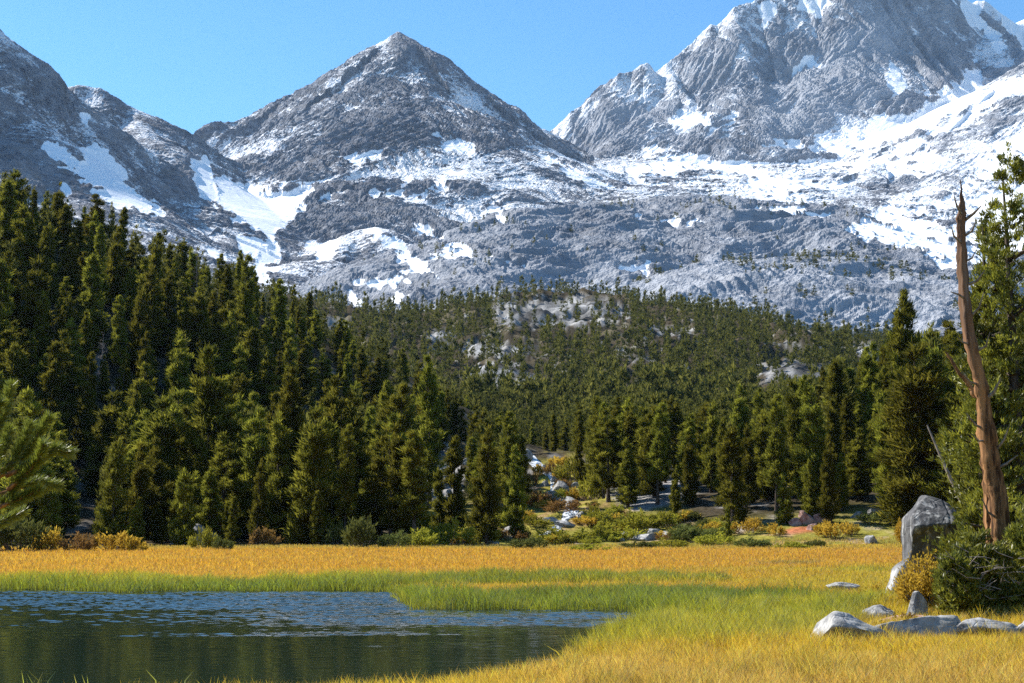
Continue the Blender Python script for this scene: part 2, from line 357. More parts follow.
# group, crest points, front slope, back slope, crest roundness, d1, s2
MOUNTAINS = [
 ('L', [(-420, -140, 2700), (-160, -50, 2900), (-60, -8, 3000), (-20, 14, 3000), (0, 32, 3000), (10, 40, 3000), (20, 53, 3000), (45, 77, 3010), (63, 91, 3020), (78, 112, 2980), (92, 133, 2930), (97, 150, 2900)], 1.2, 1.0, 6, 330, 0.6),
 ('L', [(30, 120, 3500), (62, 90, 3500), (80, 86, 3500), (100, 90, 3500), (111, 97, 3510), (130, 107, 3530), (150, 124, 3560), (170, 139, 3600), (186, 147, 3640), (191, 152, 3660), (203, 151, 3750), (212, 153, 3850)], 1.15, 1.0, 5, 260, 0.6),
 ('L', [(130, 108, 3530), (145, 140, 3330), (165, 172, 3150), (195, 208, 2950), (222, 238, 2780), (250, 268, 2600), (275, 292, 2400)], 0.55, 0.5, 25, 1e9, None),
 ('L', [(40, 78, 3010), (30, 120, 2850), (10, 170, 2650), (-10, 220, 2400)], 0.7, 0.7, 15, 1e9, None),
 ('C', [(205, 153, 4500), (215, 148, 4480), (226, 143, 4450), (236, 135, 4430), (247, 121, 4400), (268, 109, 4370), (285, 99, 4340), (300, 93, 4320), (318, 82, 4290), (333, 73, 4270), (350, 67, 4250), (372, 54, 4230), (385, 47, 4215), (390, 38, 4205), (398, 35, 4200), (408, 39, 4205), (416, 44, 4220), (428, 52, 4240), (445, 65, 4270), (465, 82, 4310), (485, 99, 4350), (510, 113, 4390), (530, 124, 4430), (548, 133, 4460), (575, 148, 4480), (605, 163, 4450), (640, 180, 4350)], 0.86, 1.0, 4, 420, 0.62),
 ('C', [(398, 36, 4200), (412, 70, 4080), (418, 95, 3990), (408, 120, 3880), (392, 148, 3760), (375, 165, 3650), (350, 172, 3560)], 0.8, 0.8, 8, 150, 0.6),
 ('C', [(428, 54, 4240), (455, 95, 4080), (490, 130, 3930), (520, 155, 3800), (560, 178, 3680), (600, 192, 3560)], 0.7, 0.7, 20, 200, 0.55),
 ('C', [(440, 100, 4050), (455, 140, 3800), (470, 170, 3600), (500, 195, 3400), (515, 212, 3200)], 0.55, 0.6, 25, 1e9, None),
 ('C', [(330, 78, 4270), (322, 110, 4120), (300, 135, 4000), (270, 155, 3900), (240, 165, 3900)], 0.85, 0.8, 8, 150, 0.6),
 ('C', [(258, 262, 3050), (285, 239, 3200), (305, 218, 3280), (330, 202, 3330), (360, 191, 3360), (390, 193, 3340), (412, 200, 3300), (425, 212, 3250)], 0.6, 0.6, 40, 1e9, None),
 ('C', [(445, 215, 3350), (470, 197, 3420), (500, 195, 3400), (520, 205, 3300), (540, 215, 3150)], 0.55, 0.6, 30, 1e9, None),
 ('C', [(340, 245, 2950), (355, 235, 2950), (375, 228, 2950), (390, 240, 2900), (402, 262, 2800)], 0.6, 0.6, 25, 1e9, None),
 ('C', [(255, 300, 2450), (275, 280, 2550), (300, 262, 2600), (325, 260, 2620), (345, 268, 2580), (365, 288, 2480), (380, 312, 2300)], 0.6, 0.6, 30, 1e9, None),
 ('R', [(535, 150, 4750), (556, 133, 4800), (563, 121, 4800), (572, 112, 4800), (583, 106, 4810), (590, 98, 4815), (599, 93, 4820), (604, 91, 4820), (612, 97, 4825), (616, 91, 4825), (619, 75, 4830), (632, 73, 4840), (640, 66, 4840), (647, 63, 4845), (653, 71, 4850), (658, 79, 4855), (664, 74, 4860), (667, 64, 4865), (680, 56, 4880), (692, 50, 4890), (703, 44, 4900), (709, 35, 4905), (711, 24, 4910), (717, 25, 4910), (726, 18, 4915), (735, 8, 4920), (752, 2, 4940), (762, -4, 4960), (790, -20, 5000), (840, -55, 5060), (880, -48, 5120), (915, -28, 5150), (950, -10, 5180), (978, -1, 5200), (1000, 8, 5210), (1024, 14, 5230), (1060, 35, 5250), (1130, 80, 5300)], 1.55, 1.0, 3, 300, 0.9),
 ('R', [(668, 66, 4865), (676, 85, 4760), (690, 100, 4680), (700, 118, 4600), (710, 138, 4500), (715, 150, 4420)], 1.2, 1.0, 8, 120, 0.7),
 ('R', [(735, 10, 4920), (742, 45, 4800), (752, 72, 4720), (745, 92, 4660), (738, 105, 4620)], 1.4, 1.3, 6, 120, 0.8),
 ('R', [(800, -20, 5010), (812, 30, 4870), (800, 62, 4780), (790, 85, 4700), (775, 112, 4620), (765, 138, 4520), (770, 150, 4470)], 1.4, 1.3, 6, 140, 0.8),
 ('R', [(885, -48, 5120), (880, 0, 4960), (882, 50, 4860), (888, 85, 4790), (880, 108, 4740), (868, 122, 4700)], 1.6, 1.5, 5, 150, 0.9),
 ('R', [(915, -25, 5150), (930, 40, 4980), (945, 70, 4900), (938, 88, 4850), (915, 98, 4800)], 1.4, 1.3, 8, 150, 0.8),
 ('R', [(978, 0, 5200), (988, 30, 5100), (1000, 55, 5000), (985, 78, 4900)], 1.0, 1.0, 5, 150, 0.8),
 ('R', [(1150, 10, 4600), (1060, 52, 4500), (1024, 72, 4430), (990, 90, 4330), (960, 112, 4250), (930, 132, 4150), (895, 150, 4050), (868, 165, 3900), (845, 190, 3700), (825, 222, 3450)], 0.55, 0.45, 18, 1e9, None),
 ('R', [(1040, 120, 4000), (1000, 150, 3850), (975, 158, 3800), (955, 165, 3750), (945, 185, 3600)], 0.5, 0.5, 15, 1e9, None),
 ('G', [(380, 345, 1680), (396, 332, 1720), (420, 300, 1800), (450, 268, 1900), (480, 246, 2000), (510, 230, 2100), (545, 216, 2200), (575, 211, 2230), (600, 208, 2250), (650, 205, 2300), (675, 202, 2300), (700, 203, 2300), (750, 206, 2300), (775, 208, 2280), (800, 214, 2250), (840, 224, 2200), (880, 241, 2100), (920, 264, 2000), (950, 290, 1900), (1000, 312, 1800), (1120, 335, 1700)], 0.46, 0.5, 70, 1e9, None),
 ('D', [(628, 345, 1430), (640, 322, 1500), (655, 296, 1550), (690, 273, 1620), (720, 263, 1650), (780, 258, 1680), (850, 262, 1700), (900, 276, 1660), (935, 300, 1580), (960, 325, 1480)], 0.52, 0.5, 60, 1e9, None),
]
HILLS = [
 ('left', [(-300, 150, 320), (-120, 200, 325), (0, 236, 330), (60, 256, 335), (130, 276, 340), (200, 303, 345), (250, 322, 350), (300, 354, 350), (350, 396, 335), (400, 432, 315), (450, 464, 300), (500, 494, 280), (528, 510, 265)], 0.68, 0.6, 22),
 ('valley', [(100, 278, 1000), (270, 306, 1000), (300, 316, 1000), (350, 334, 1010), (400, 356, 1020), (430, 372, 1040)], 0.27, 0.2, 15),
 ('valley', [(430, 370, 1080), (470, 350, 1120), (495, 330, 1110), (510, 311, 1090), (545, 303, 1080), (590, 303, 1080), (612, 312, 1080), (634, 338, 1060), (672, 378, 1020), (760, 398, 960), (850, 400, 920), (900, 394, 900), (960, 380, 900), (1100, 346, 900)], 0.25, 0.2, 14),
 ('valley', [(455, 392, 720), (475, 376, 740), (500, 366, 750), (530, 376, 740), (560, 398, 700)], 0.45, 0.3, 8),
 ('valley', [(765, 390, 640), (785, 368, 650), (815, 364, 650), (840, 384, 640)], 0.7, 0.4, 6),
 ('valley', [(596, 408, 560), (615, 396, 565), (640, 400, 560)], 0.6, 0.4, 5),
 ('right', [(700, 505, 300), (780, 478, 290), (860, 462, 275), (950, 440, 260), (1150, 390, 250)], 0.24, 0.05, 25),
]
LAKE_PX = [(-420, 587), (0, 587), (60, 588), (130, 590), (180, 588), (250, 589), (330, 588), (404, 590), (411, 599), (425, 606), (500, 607), (600, 607), (648, 609),
           (672, 612), (646, 623), (612, 637), (592, 650), (574, 663), (535, 672), (490, 680), (445, 687), (390, 693), (310, 698), (200, 702), (60, 705), (-400, 715), (-700, 640)]
LAKE = np.array([on_ground(px, py, 0.0) for px, py in LAKE_PX])

def h_near(x, y):
    r = np.sqrt(x * x + y * y)
    z = 0.10 * np.maximum(y - 178, 0) * sstep(178, 215, y) * (y < 520) + (y >= 520) * 34.2
    z = z - sstep(520, 900, y) * 10
    z = np.maximum(z, 0)
    for nm, pts, sf, sb, w in HILLS:
        h, d, s = ridge(x, y, pts, sf, sb, w)
        z = smax(h, z, 3.0 if nm != 'valley' else 8.0)
    away = sstep(182, 215, y)
    z = z + away * (fbm(x, y, 60, 4, 3) * 1.4 + fbm(x, y, 9, 3, 21) * 0.5)
    z = z + (1 - away) * (fbm(x, y, 14, 3, 5) * 0.03)
    z = z + sstep(600, 800, y) * ((fbm(x, y, 55, 3, 23, 0.55, True) - 0.4) * 6.0 + fbm(x, y, 13, 2, 27, 0.6, True) * 2.0)
    # bank by the photographer
    bank = 1.35 * (1 - sstep(9, 24, r)); z = np.maximum(z, bank) 
    # low mound under the snag and boulders
    mx, my = at(1010, 600, 50)[:2]
    z = z + 0.55 * np.exp(-(((x - mx) / 4.6) ** 2 + ((y - my) / 5.0) ** 2) ** 1.5)
    # lake bed
    near = r < 120
    s = np.full(x.shape, -50.0); 
    if near.any(): s[near] = poly_sdf(x[near], y[near], LAKE)
    s = s + 0.35 * perlin(x / 1.7, y / 1.7, 40) * (r < 120)
    z = np.where(s > -1.2, np.minimum(z, 0.02 - 0.16 * sstep(-1.2, 0.0, s) - 0.9 * sstep(0, 4, s)), z)
    return z
def h_mtn(x, y, parts=False):
    r = np.sqrt(x * x + y * y)
    z = rbf(x, y, FLOOR); z = z - 0.9 * np.maximum(y - (4150 + 550 * sstep(100, 500, x)), 0); dd = np.full(x.shape, 300.0); ss = x * 1.0; lab = np.full(x.shape, 'F', dtype='<U1')
    rough = np.full(x.shape, 0.5); zmax = z.copy()
    for g, pts, sf, sb, w, d1, s2 in MOUNTAINS:
        h, d, s = ridge(x, y, pts, sf, sb, w, d1, s2)
        steep = 1.0 if sf > 0.75 else 0.55
        fl = (1 - 2 * np.abs(perlin(s / 85.0, d / 520.0, 61))) * 24 + (1 - 2 * np.abs(perlin(s / 32.0, d / 260.0, 62))) * 11
        fl = fl + ((1 - 2 * np.abs(perlin(s / 48.0, d / 900.0, 63))) * 16 - 6) * (g == 'R')
        h = h + (fl - 12) * steep * sstep(10, 130, d) * (g in 'LCR')
        k = h > zmax; lab = np.where(k, g, lab); dd = np.where(k, d, dd); rough = np.where(k, {'L': 1.0, 'C': 1.1, 'R': 1.25, 'G': 1.15, 'D': 1.05}[g] * steep, rough)
        zmax = np.maximum(zmax, h)
        z = smax(h, z, 12.0)
    crest = sstep(0, 120, dd) * 0.88 + 0.12
    wx_ = x + 22 * perlin(x / 130, y / 130, 5); wy_ = y + 22 * perlin(x / 130 + 9, y / 130, 6)
    def joints(ang, seed):
        u = wx_ * math.cos(ang) + wy_ * math.sin(ang); v = -wx_ * math.sin(ang) + wy_ * math.cos(ang)
        r_ = lambda a, b, q: 1 - 2 * np.abs(perlin(u / a, v / b, q))
        return r_(120, 30, seed) * 9 + r_(46, 12, seed + 1) * 4.5 + r_(20, 7, seed + 2) * 2.2
    sel = sstep(-0.12, 0.12, perlin(x / 210, y / 210, 93))
    jt = joints(0.55, 300) * sel + joints(-0.75, 310) * (1 - sel)
    dome = (lab == 'G') | (lab == 'D')
    det = crest * rough * (fbm(x, y, 300, 2, 31, 0.5, True) - 0.4) * np.where(dome, 12, 13)
    det = det + dome * crest * (1 - 2 * np.abs(perlin((x * 0.8 + y * 0.6) / 170, (y * 0.8 - x * 0.6) / 60, 330)) - 0.4) * 8
    det = det + rough * (0.2 + 0.8 * crest) * (jt - 3) * 0.85
    det = det + rough * (fbm(x, y, 9, 2, 81, 0.7, True) * 1.3 + fbm(x, y, 80, 3, 85, 0.5) * 5.0)
    if parts: return z, lab, dd, det
    z = z + det
    return z, lab, dd
def height(x, y):
    x = np.asarray(x, float); y = np.asarray(y, float); r = np.sqrt(x * x + y * y)
    far = r > 1400
    out = np.zeros(x.shape)
    if (~far).any(): out[~far] = h_near(x[~far], y[~far])
    if far.any(): out[far] = h_mtn(x[far], y[far])[0]
    return out
def h1(x, y): return float(height(np.array([x]), np.array([y]))[0])

# ------------------------------------------------------------------ ground colour
ORANGE = np.array((0.56, 0.312, 0.026)); GREEN = np.array((0.235, 0.268, 0.020)); LIME = np.array((0.40, 0.36, 0.022)); GOLD = np.array((0.61, 0.41, 0.028)); TAN = np.array((0.60, 0.39, 0.075)); OLIVE = np.array((0.22, 0.19, 0.05))
def lerp(a, b, t): return a + (b - a) * np.asarray(t)[..., None]
REED_FAR = [(-400, 581), (-50, 582), (80, 584), (150, 581), (240, 584), (330, 582), (420, 580.5), (560, 579.5), (640, 579), (690, 580), (730, 581.5), (740, 583), (660, 585), (560, 586), (470, 587), (410, 588.5), (330, 589), (150, 590.5), (0, 588), (-400, 587)]
REED_MID = [(404, 594), (430, 598), (520, 595), (600, 594), (700, 593), (790, 596), (860, 604), (700, 609), (650, 609.5), (600, 608.5), (500, 607.5), (415, 604.5)]
REED_NEAR = [(650, 611), (720, 609), (830, 603), (900, 605), (840, 640), (770, 651), (680, 655), (600, 656), (556, 655), (558, 640), (575, 628), (606, 618)]
def zones(x, y):
    """colour and blade height of the meadow grass at a ground point"""
    px, py = project(x, y, np.zeros_like(x))
    r = np.sqrt(x * x + y * y)
    n = fbm(x, y, 9, 3, 90); n2 = fbm(x, y, 2.2, 2, 95); n3 = fbm(x / 3.0, y, 14, 3, 97)
    c = np.broadcast_to(ORANGE, x.shape + (3,)).copy()
    c = lerp(c, np.array((0.56, 0.33, 0.035)), sstep(-0.1, 0.7, n3))
    hgt = 0.28 + 0.06 * n
    # the right part of the meadow turns yellow and lime
    right = sstep(640, 860, px + 120 * n3) * sstep(120, 80, y + 12 * n)
    c = lerp(c, LIME * 0.8 + ORANGE * 0.25, 0.75 * right)
    c = lerp(c, OLIVE, 0.8 * sstep(0.0, 4, poly_sdf(px, py, [(742, 563), (790, 560.5), (830, 561), (815, 567), (760, 567)])))
    c = lerp(c, LIME * 0.85, 0.7 * sstep(-2.0, 3, poly_sdf(px, py, [(820, 571), (860, 567), (900, 569), (880, 574), (840, 574)])))
    edge = sstep(155, 172, y); c = lerp(c, np.array((0.40, 0.32, 0.05)), 0.65 * edge)
    # yellowing rim just behind the reeds
    rf = poly_sdf(px, py, REED_FAR); rm = poly_sdf(px, py, REED_MID); rn = poly_sdf(px, py, REED_NEAR)
    c = lerp(c, np.array((0.58, 0.40, 0.03)), sstep(-7, 0, rf) * 0.8)
    k = sstep(-0.8, 1.2, rf + 1.6 * n2 + 1.5 * n3); c = lerp(c, lerp(GREEN * 0.8, LIME * 0.9, sstep(-0.1, 0.6, n3 + 0.4 * n)), k); hgt = hgt + k * (0.26 + 0.2 * n)
    mid = sstep(60, 76, y) * sstep(76, 60, y)
    k = sstep(-1.5, 1.5, rm + 2.5 * n2); c = lerp(c, lerp(GREEN * 0.85, LIME * 0.95, sstep(-0.2, 0.6, n + 0.5 * n3)), k); hgt = hgt + k * (0.24 + 0.2 * n)
    k = sstep(-6, 6, rn + 4 * n); c = lerp(c, lerp(LIME, GREEN, np.clip(sstep(0.0, 0.7, n2 + 0.2), 0, 1) * 0.5), k); hgt = hgt + k * 0.2
    sl = np.full(x.shape, -30.0); q = (r < 110); sl[q] = poly_sdf(x[q], y[q], LAKE)
    k = sstep(-2.2, -0.6, sl + 0.8 * n2) * sstep(46, 52, y); c = lerp(c, GREEN, k * 0.9); hgt = hgt + k * 0.15 * (rf < 0)
    # golden foreground
    k = sstep(49.5, 40.0, y + 2.5 * n + 0 * px) * (1 - 0.85 * sstep(-6, 8, rn)); c = lerp(c, GOLD, k); hgt = hgt + k * 0.1
    k = sstep(36, 29, y + 3 * n) * sstep(430, 620, px); c = lerp(c, TAN, k * 0.8)
    k = sstep(0.2, 0.7, n2) * sstep(52, 34, y) * 0.4; c = lerp(c, LIME * 0.8, k)
    n4 = fbm(x, y, 0.8, 2, 99) * sstep(90, 45, y); c = lerp(c, c * np.array((0.72, 0.66, 0.7)), sstep(-0.05, -0.6, n4)); c = lerp(c, c * np.array((1.12, 1.1, 1.1)), sstep(0.2, 0.7, n4))
    return c, np.clip(hgt * (1 + 0.35 * n2 + 0.45 * n4), 0.12, 0.95)

ROCKY = [((500, 378), 44, 17), ((560, 312), 75, 17), ((515, 312), 26, 16), ((620, 402), 26, 9), ((800, 374), 44, 16), ((440, 340), 16, 14), ((425, 372), 10, 6), ((865, 352), 16, 9), ((665, 330), 30, 6), ((500, 350), 60, 8), ((330, 325), 25, 6), ((640, 360), 18, 5)]
def rocky(px, py):
    k = np.zeros(np.shape(px))
    for (cx, cy_), a, b in ROCKY: k = np.maximum(k, 1.25 - ((px - cx) / a) ** 2 - ((py - cy_) / b) ** 2)
    return k

# ------------------------------------------------------------------ terrain sheets
deg = math.pi / 180
ANG = np.concatenate([np.linspace(-30, -19.6, 26)[:-1], np.linspace(-19.6, 19.6, 860), np.linspace(19.6, 30, 26)[1:]]) * deg
R_NEAR = np.concatenate([np.linspace(1.5, 26, 24)[:-1], np.geomspace(26, 178, 210)])
R_HILL = np.geomspace(178, 1420, 330)
R_MTN = np.concatenate([np.linspace(1420, 2400, 250)[:-1], np.linspace(2400, 4650, 520)[:-1], np.linspace(4650, 5400, 170), np.linspace(5450, 6600, 14)])
def grid(ang, rows):
    A, Rr = np.meshgrid(ang, rows); return Rr * np.sin(A), Rr * np.cos(A)
def quads(nr, nc):
    i = np.arange(nr - 1)[:, None] * nc + np.arange(nc - 1)[None]
    return np.stack([i, i + 1, i + nc + 1, i + nc], 2).reshape(-1, 4)
def soil_cols(x, y, z):
    px, py = project(x, y, z)
    n = fbm(x, y, 22, 4, 110); n2 = fbm(x, y, 5, 3, 115)
    duff = np.broadcast_to(np.array((0.055, 0.045, 0.030)), x.shape + (3,)).copy()
    duff = lerp(duff, np.array((0.11, 0.095, 0.06)), sstep(0.1, 0.7, n))
    # dry open bank between the meadow and the trees
    bank = sstep(-30, 10, 538 - np.abs(px - 640) * 0.055 - py + 0) 
    open_ = sstep(262 - 58 * sstep(600, 720, px), 205 - 17 * sstep(600, 720, px), y + 18 * n * sstep(760, 560, px)) * sstep(400, 440, px)
    c = lerp(duff, lerp(np.broadcast_to(np.array((0.21, 0.19, 0.038)), duff.shape), np.array((0.31, 0.20, 0.075)), sstep(0.0, 0.6, n2 + 0.5 * n)), np.clip(open_, 0, 1) * 0.95)
    c = lerp(c, np.array((0.16, 0.11, 0.05)), sstep(200, 184, y + 6 * n) * (1 - sstep(400, 440, px)) * 0.8)
    k = sstep(0.35, 0.75, rocky(px, py) + 0.7 * n2 + 0.4 * n) * (y > 420)
    rk_ = np.clip(0.62 + 0.75 * fbm(x, y, 16, 3, 118, 0.6) + 0.35 * fbm(x * 2.2, y, 60, 2, 119), 0.18, 1.2)[..., None]; c = lerp(c, np.array((0.30, 0.298, 0.295)) * rk_, k)
    k = sstep(0.55, 0.8, n2 + 0.35 * n) * (y > 420) * 0.55; c = lerp(c, np.array((0.33, 0.32, 0.3)), k)
    k = sstep(1.0, 0.2, ((px - 568) / 46) ** 2 + ((py - 484) / 36) ** 2 + 0.5 * n2) * (y < 420); c = lerp(c, lerp(np.broadcast_to(np.array((0.26, 0.23, 0.045)), c.shape), np.array((0.3, 0.17, 0.07)), sstep(0, 0.5, n2)), k * 0.9)
    # talus showing through the trees
    t = np.maximum(0, 1 - (((px - 441) / 26) ** 2 + ((py - 478) / 34) ** 2)) + np.maximum(0, 1 - ((px - 650) / 50) ** 2 - ((py - 490) / 22) ** 2) * 0.8
    c = lerp(c, np.array((0.26, 0.25, 0.24)), sstep(0.05, 0.4, t + 0.3 * n2) * (y < 420))
    c = lerp(c, np.array((0.42, 0.13, 0.07)), 0.8 * sstep(0, 4, poly_sdf(px, py, [(772, 531), (800, 524), (835, 525), (830, 533), (790, 535)]) + 2 * n2))
    return c

gx, gy = grid(ANG, R_NEAR); gz = h_near(gx.ravel(), gy.ravel()).reshape(gx.shape)
zc, _ = zones(gx.ravel(), gy.ravel())
V = np.stack([gx.ravel(), gy.ravel(), gz.ravel()], 1)
zc = zc * 0.62; zc[gz.ravel() < -0.1] = (0.05, 0.045, 0.03)
tag(link('ground', np_mesh('ground', V, quads(*gx.shape), {'col': zc}, True, [M_MEADOW])), 'flat wet meadow ground under the orange and green grass', 'meadow', kind='structure')
hx, hy = grid(ANG, R_HILL); hz = h_near(hx.ravel(), hy.ravel()).reshape(hx.shape)
hz[0] = gz[-1]; hz[-12:] -= np.linspace(0, 60, 12)[:, None]
V = np.stack([hx.ravel(), hy.ravel(), hz.ravel()], 1)
tag(link('hillside', np_mesh('hillside', V, quads(*hx.shape), {'col': soil_cols(*V.T)}, True, [M_SOIL])), 'forested hillsides rising behind the meadow', 'hillside', kind='structure')
# coarse land all round outside the view
a2 = np.linspace(30, 330, 90) * deg; r2 = np.geomspace(1.5, 9000, 70)
kx, ky = grid(a2, r2); kz = np.where(np.sqrt(kx ** 2 + ky ** 2) < 60, 1.35 * (1 - sstep(9, 24, np.sqrt(kx ** 2 + ky ** 2))), 0) + sstep(150, 1200, np.sqrt(kx ** 2 + ky ** 2)) * 120
V = np.stack([kx.ravel(), ky.ravel(), kz.ravel()], 1)
tag(link('ground', np_mesh('ground', V, quads(*kx.shape), {'col': np.broadcast_to(np.array((0.2, 0.16, 0.05)), V.shape)}, True, [M_MEADOW])), 'meadow and low land outside the view', 'meadow', kind='structure')

# mountains
SNOW = [
 [(213, 176), (232, 183), (262, 186), (292, 180), (324, 182), (318, 192), (334, 193), (312, 206), (288, 219), (270, 238), (258, 232), (240, 222), (226, 210), (216, 196)],
 [(186, 164), (206, 158), (216, 176), (222, 200), (214, 208), (198, 190)],
 [(235, 236), (262, 238), (282, 250), (286, 262), (262, 263), (245, 249)], [(252, 268), (277, 268), (268, 283), (254, 281)],
 [(308, 245), (338, 236), (335, 255), (318, 263)], [(200, 246), (228, 256), (230, 262), (208, 254)],
 [(43, 146), (58, 144), (80, 164), (84, 150), (97, 146), (112, 158), (136, 180), (118, 181), (146, 194), (162, 212), (150, 214), (128, 207), (108, 203), (93, 190), (72, 174), (52, 159)],
 [(66, 187), (76, 194), (70, 196)], [(78, 108), (84, 113), (93, 132), (88, 130)],
 [(360, 222), (378, 227), (402, 244), (427, 264), (435, 276), (412, 268), (384, 246)], [(412, 220), (432, 226), (446, 238), (440, 244), (424, 240), (408, 234)], [(446, 246), (464, 248), (472, 256), (448, 262), (432, 258)],
 [(352, 278), (378, 279), (402, 274), (409, 282), (370, 286)], [(348, 291), (364, 301), (362, 305), (350, 297)], [(344, 307), (368, 322), (362, 323)], [(372, 313), (390, 323), (386, 325)], [(394, 299), (403, 291), (404, 296), (397, 302)],
 [(336, 156), (362, 152), (384, 147), (386, 152), (352, 166)], [(368, 190), (390, 184), (411, 179), (406, 195), (376, 197)], [(408, 197), (440, 178), (463, 166), (452, 182), (428, 198)], [(440, 145), (466, 139), (482, 142), (474, 152), (452, 152)], [(428, 132), (448, 124), (444, 134), (430, 140)],
 [(536, 151), (560, 157), (600, 179), (612, 187), (580, 182)], [(454, 190), (470, 184), (464, 196)], [(478, 202), (492, 206), (510, 220), (500, 222)], [(598, 172), (622, 178), (636, 186), (610, 186)],
 [(677, 110), (694, 108), (716, 112), (749, 104), (738, 120), (712, 132), (684, 129), (672, 120)], [(640, 158), (656, 143), (662, 148), (650, 160)],
 [(750, 88), (790, 66), (818, 48), (814, 64), (782, 82), (762, 88)], [(758, 5), (772, 2), (774, 18), (764, 28)], [(800, 0), (834, 0), (820, 12), (802, 14)],
 [(628, 168), (660, 160), (690, 152), (720, 156), (752, 160), (800, 152), (850, 160), (870, 158), (842, 188), (818, 200), (780, 204), (740, 190), (700, 188), (660, 190), (634, 182)],
 [(738, 148), (790, 140), (830, 135), (868, 126), (884, 112), (902, 106), (920, 98), (940, 88), (960, 78), (975, 60), (985, 74), (978, 96), (960, 112), (926, 130), (880, 150), (840, 158), (780, 156)],
 [(955, 122), (985, 95), (1030, 66), (1030, 82), (1000, 98), (968, 122), (935, 138), (900, 155), (880, 160), (905, 140)],
 [(888, 60), (898, 70), (908, 96), (900, 112), (890, 104)], [(948, 0), (975, 0), (1014, 45), (1000, 48), (980, 30)], [(990, 8), (1030, 20), (1030, 60), (1012, 40)],
 [(845, 232), (880, 205), (905, 195), (935, 200), (960, 182), (992, 150), (1030, 128), (1030, 250), (985, 262), (945, 262), (910, 250), (880, 244)],
 [(740, 205), (790, 205), (830, 215), (822, 222), (780, 212)], [(880, 172), (920, 150), (945, 160), (930, 172), (900, 180)],
 [(935, 260), (958, 258), (956, 270), (938, 268)], [(492, 259), (512, 258), (524, 264), (506, 267)], [(618, 266), (634, 264), (648, 262), (649, 272), (628, 272)],
 [(662, 222), (680, 218), (688, 224), (672, 226)], [(636, 218), (652, 216), (654, 221), (640, 222)], [(700, 222), (706, 219), (704, 226)],
]
NOSNOW = [[(860, 20), (900, 20), (896, 90), (870, 110), (840, 130), (760, 140), (765, 100), (800, 60), (840, 40)], [(560, 120), (680, 96), (690, 140), (640, 150), (590, 130)], [(335, 118), (398, 112), (392, 146), (335, 148)], [(910, 40), (950, 55), (945, 95), (900, 100)], [(300, 190), (400, 192), (380, 215), (290, 240)], [(352, 72), (398, 30), (440, 58), (476, 98), (440, 96), (400, 92)], [(1030, 92), (960, 132), (880, 168), (830, 210), (815, 236), (850, 238), (905, 190), (965, 158), (1030, 112)], [(640, 170), (690, 172), (740, 195), (690, 200), (650, 192)]]
mx_, my_ = grid(ANG, R_MTN); x = mx_.ravel(); y = my_.ravel()
z0, lab, dd, det = h_mtn(x, y, True)
px, py = project(x, y, z0 + det * 0.6)
wob = fbm(px, py, 14, 3, 130) * 4.5
snow = np.zeros(x.shape); dmed = np.median(det)
for pl in SNOW:
    pa = np.array(pl); b0 = pa.min(0) - 12; b1 = pa.max(0) + 12
    k = (px > b0[0]) & (px < b1[0]) & (py > b0[1]) & (py < b1[1])
    if k.any(): snow[k] = np.maximum(snow[k], sstep(-4.5, 4.5, 0.8 * poly_sdf(px[k], py[k], pl) + 0.8 + 1.1 * wob[k] - 0.55 * np.maximum(det[k] - dmed - 2.0, 0)))
ROCKS = [[(640, 176), (700, 170), (752, 176), (742, 186), (690, 190), (650, 186)], [(745, 168), (800, 163), (850, 170), (835, 180), (790, 178)], [(700, 196), (760, 192), (800, 204), (760, 212), (715, 206)], [(800, 186), (850, 176), (878, 186), (845, 208), (812, 212)],
  [(895, 205), (940, 174), (968, 163), (950, 190), (915, 214)], [(925, 218), (1000, 172), (1030, 162), (1030, 176), (985, 206), (950, 228)], [(960, 234), (1030, 188), (1030, 202), (990, 234)], [(560, 160), (600, 172), (640, 190), (600, 186)], [(60, 160), (84, 178), (104, 192), (90, 188), (66, 170)]]
for pl in ROCKS:
    k = sstep(-7, 6, poly_sdf(px, py, pl) + 1.4 * wob); snow = snow * (1 - k * sstep(-1.5, 1.5, det - dmed + 3.0 * perlin(px / 5, py / 3.2, 135)))
strk = sstep(0.28, 0.6, perlin(px / 17 + 0.35 * perlin(px / 9, py / 9, 136), (py - 0.18 * px) / 4.2, 137) + 0.5 * perlin(px / 6, py / 2.4, 138))
reg = np.maximum(sstep(600, 660, px) * sstep(136, 150, py), 0.8 * sstep(330, 380, px) * sstep(134, 150, py) * sstep(640, 560, px))
snow = snow * (1 - 0.9 * strk * reg)
z = z0 + det * (1 - 0.85 * snow); z2 = z.reshape(mx_.shape); z2[0] -= 70; z2[1] -= 35; z = z2.ravel(); px, py = project(x, y, z)
big = fbm(x, y, 420, 4, 140); sml = fbm(x, y, 70, 3, 150)
dust = np.where(lab == 'G', -0.15, np.where(lab == 'D', -0.36, np.where(lab == 'L', 0.0, np.where(lab == 'C', 0.17, np.where(lab == 'R', 0.17, 0.16)))))
dust = dust - np.clip(det - dmed, -7, 7) * 0.03 + 0.08 * big + 0.13 * sml + np.clip((z - 750) / 2600, -0.22, 0.05)
dust = dust + 0.16 * sstep(560, 660, px) * sstep(1500, 600, z) * ((lab == 'F') | (lab == 'R')) * sstep(2700, 3300, y)
dust = dust - 0.08 * strk * reg
for pl in NOSNOW: dust = dust - 0.2 * sstep(-8, 8, poly_sdf(px, py, pl) + wob)
tone = np.where(lab == 'D', 0.85, np.where(lab == 'G', 0.62, np.where(lab == 'R', 0.55, 0.1))) + 0.3 * sml * (lab != 'C') + 0.15 * big
tone = tone + 0.35 * sstep(-8, 8, poly_sdf(px, py, NOSNOW[0]) + wob) + 0.3 * sstep(-8, 8, poly_sdf(px, py, NOSNOW[1]) + wob)
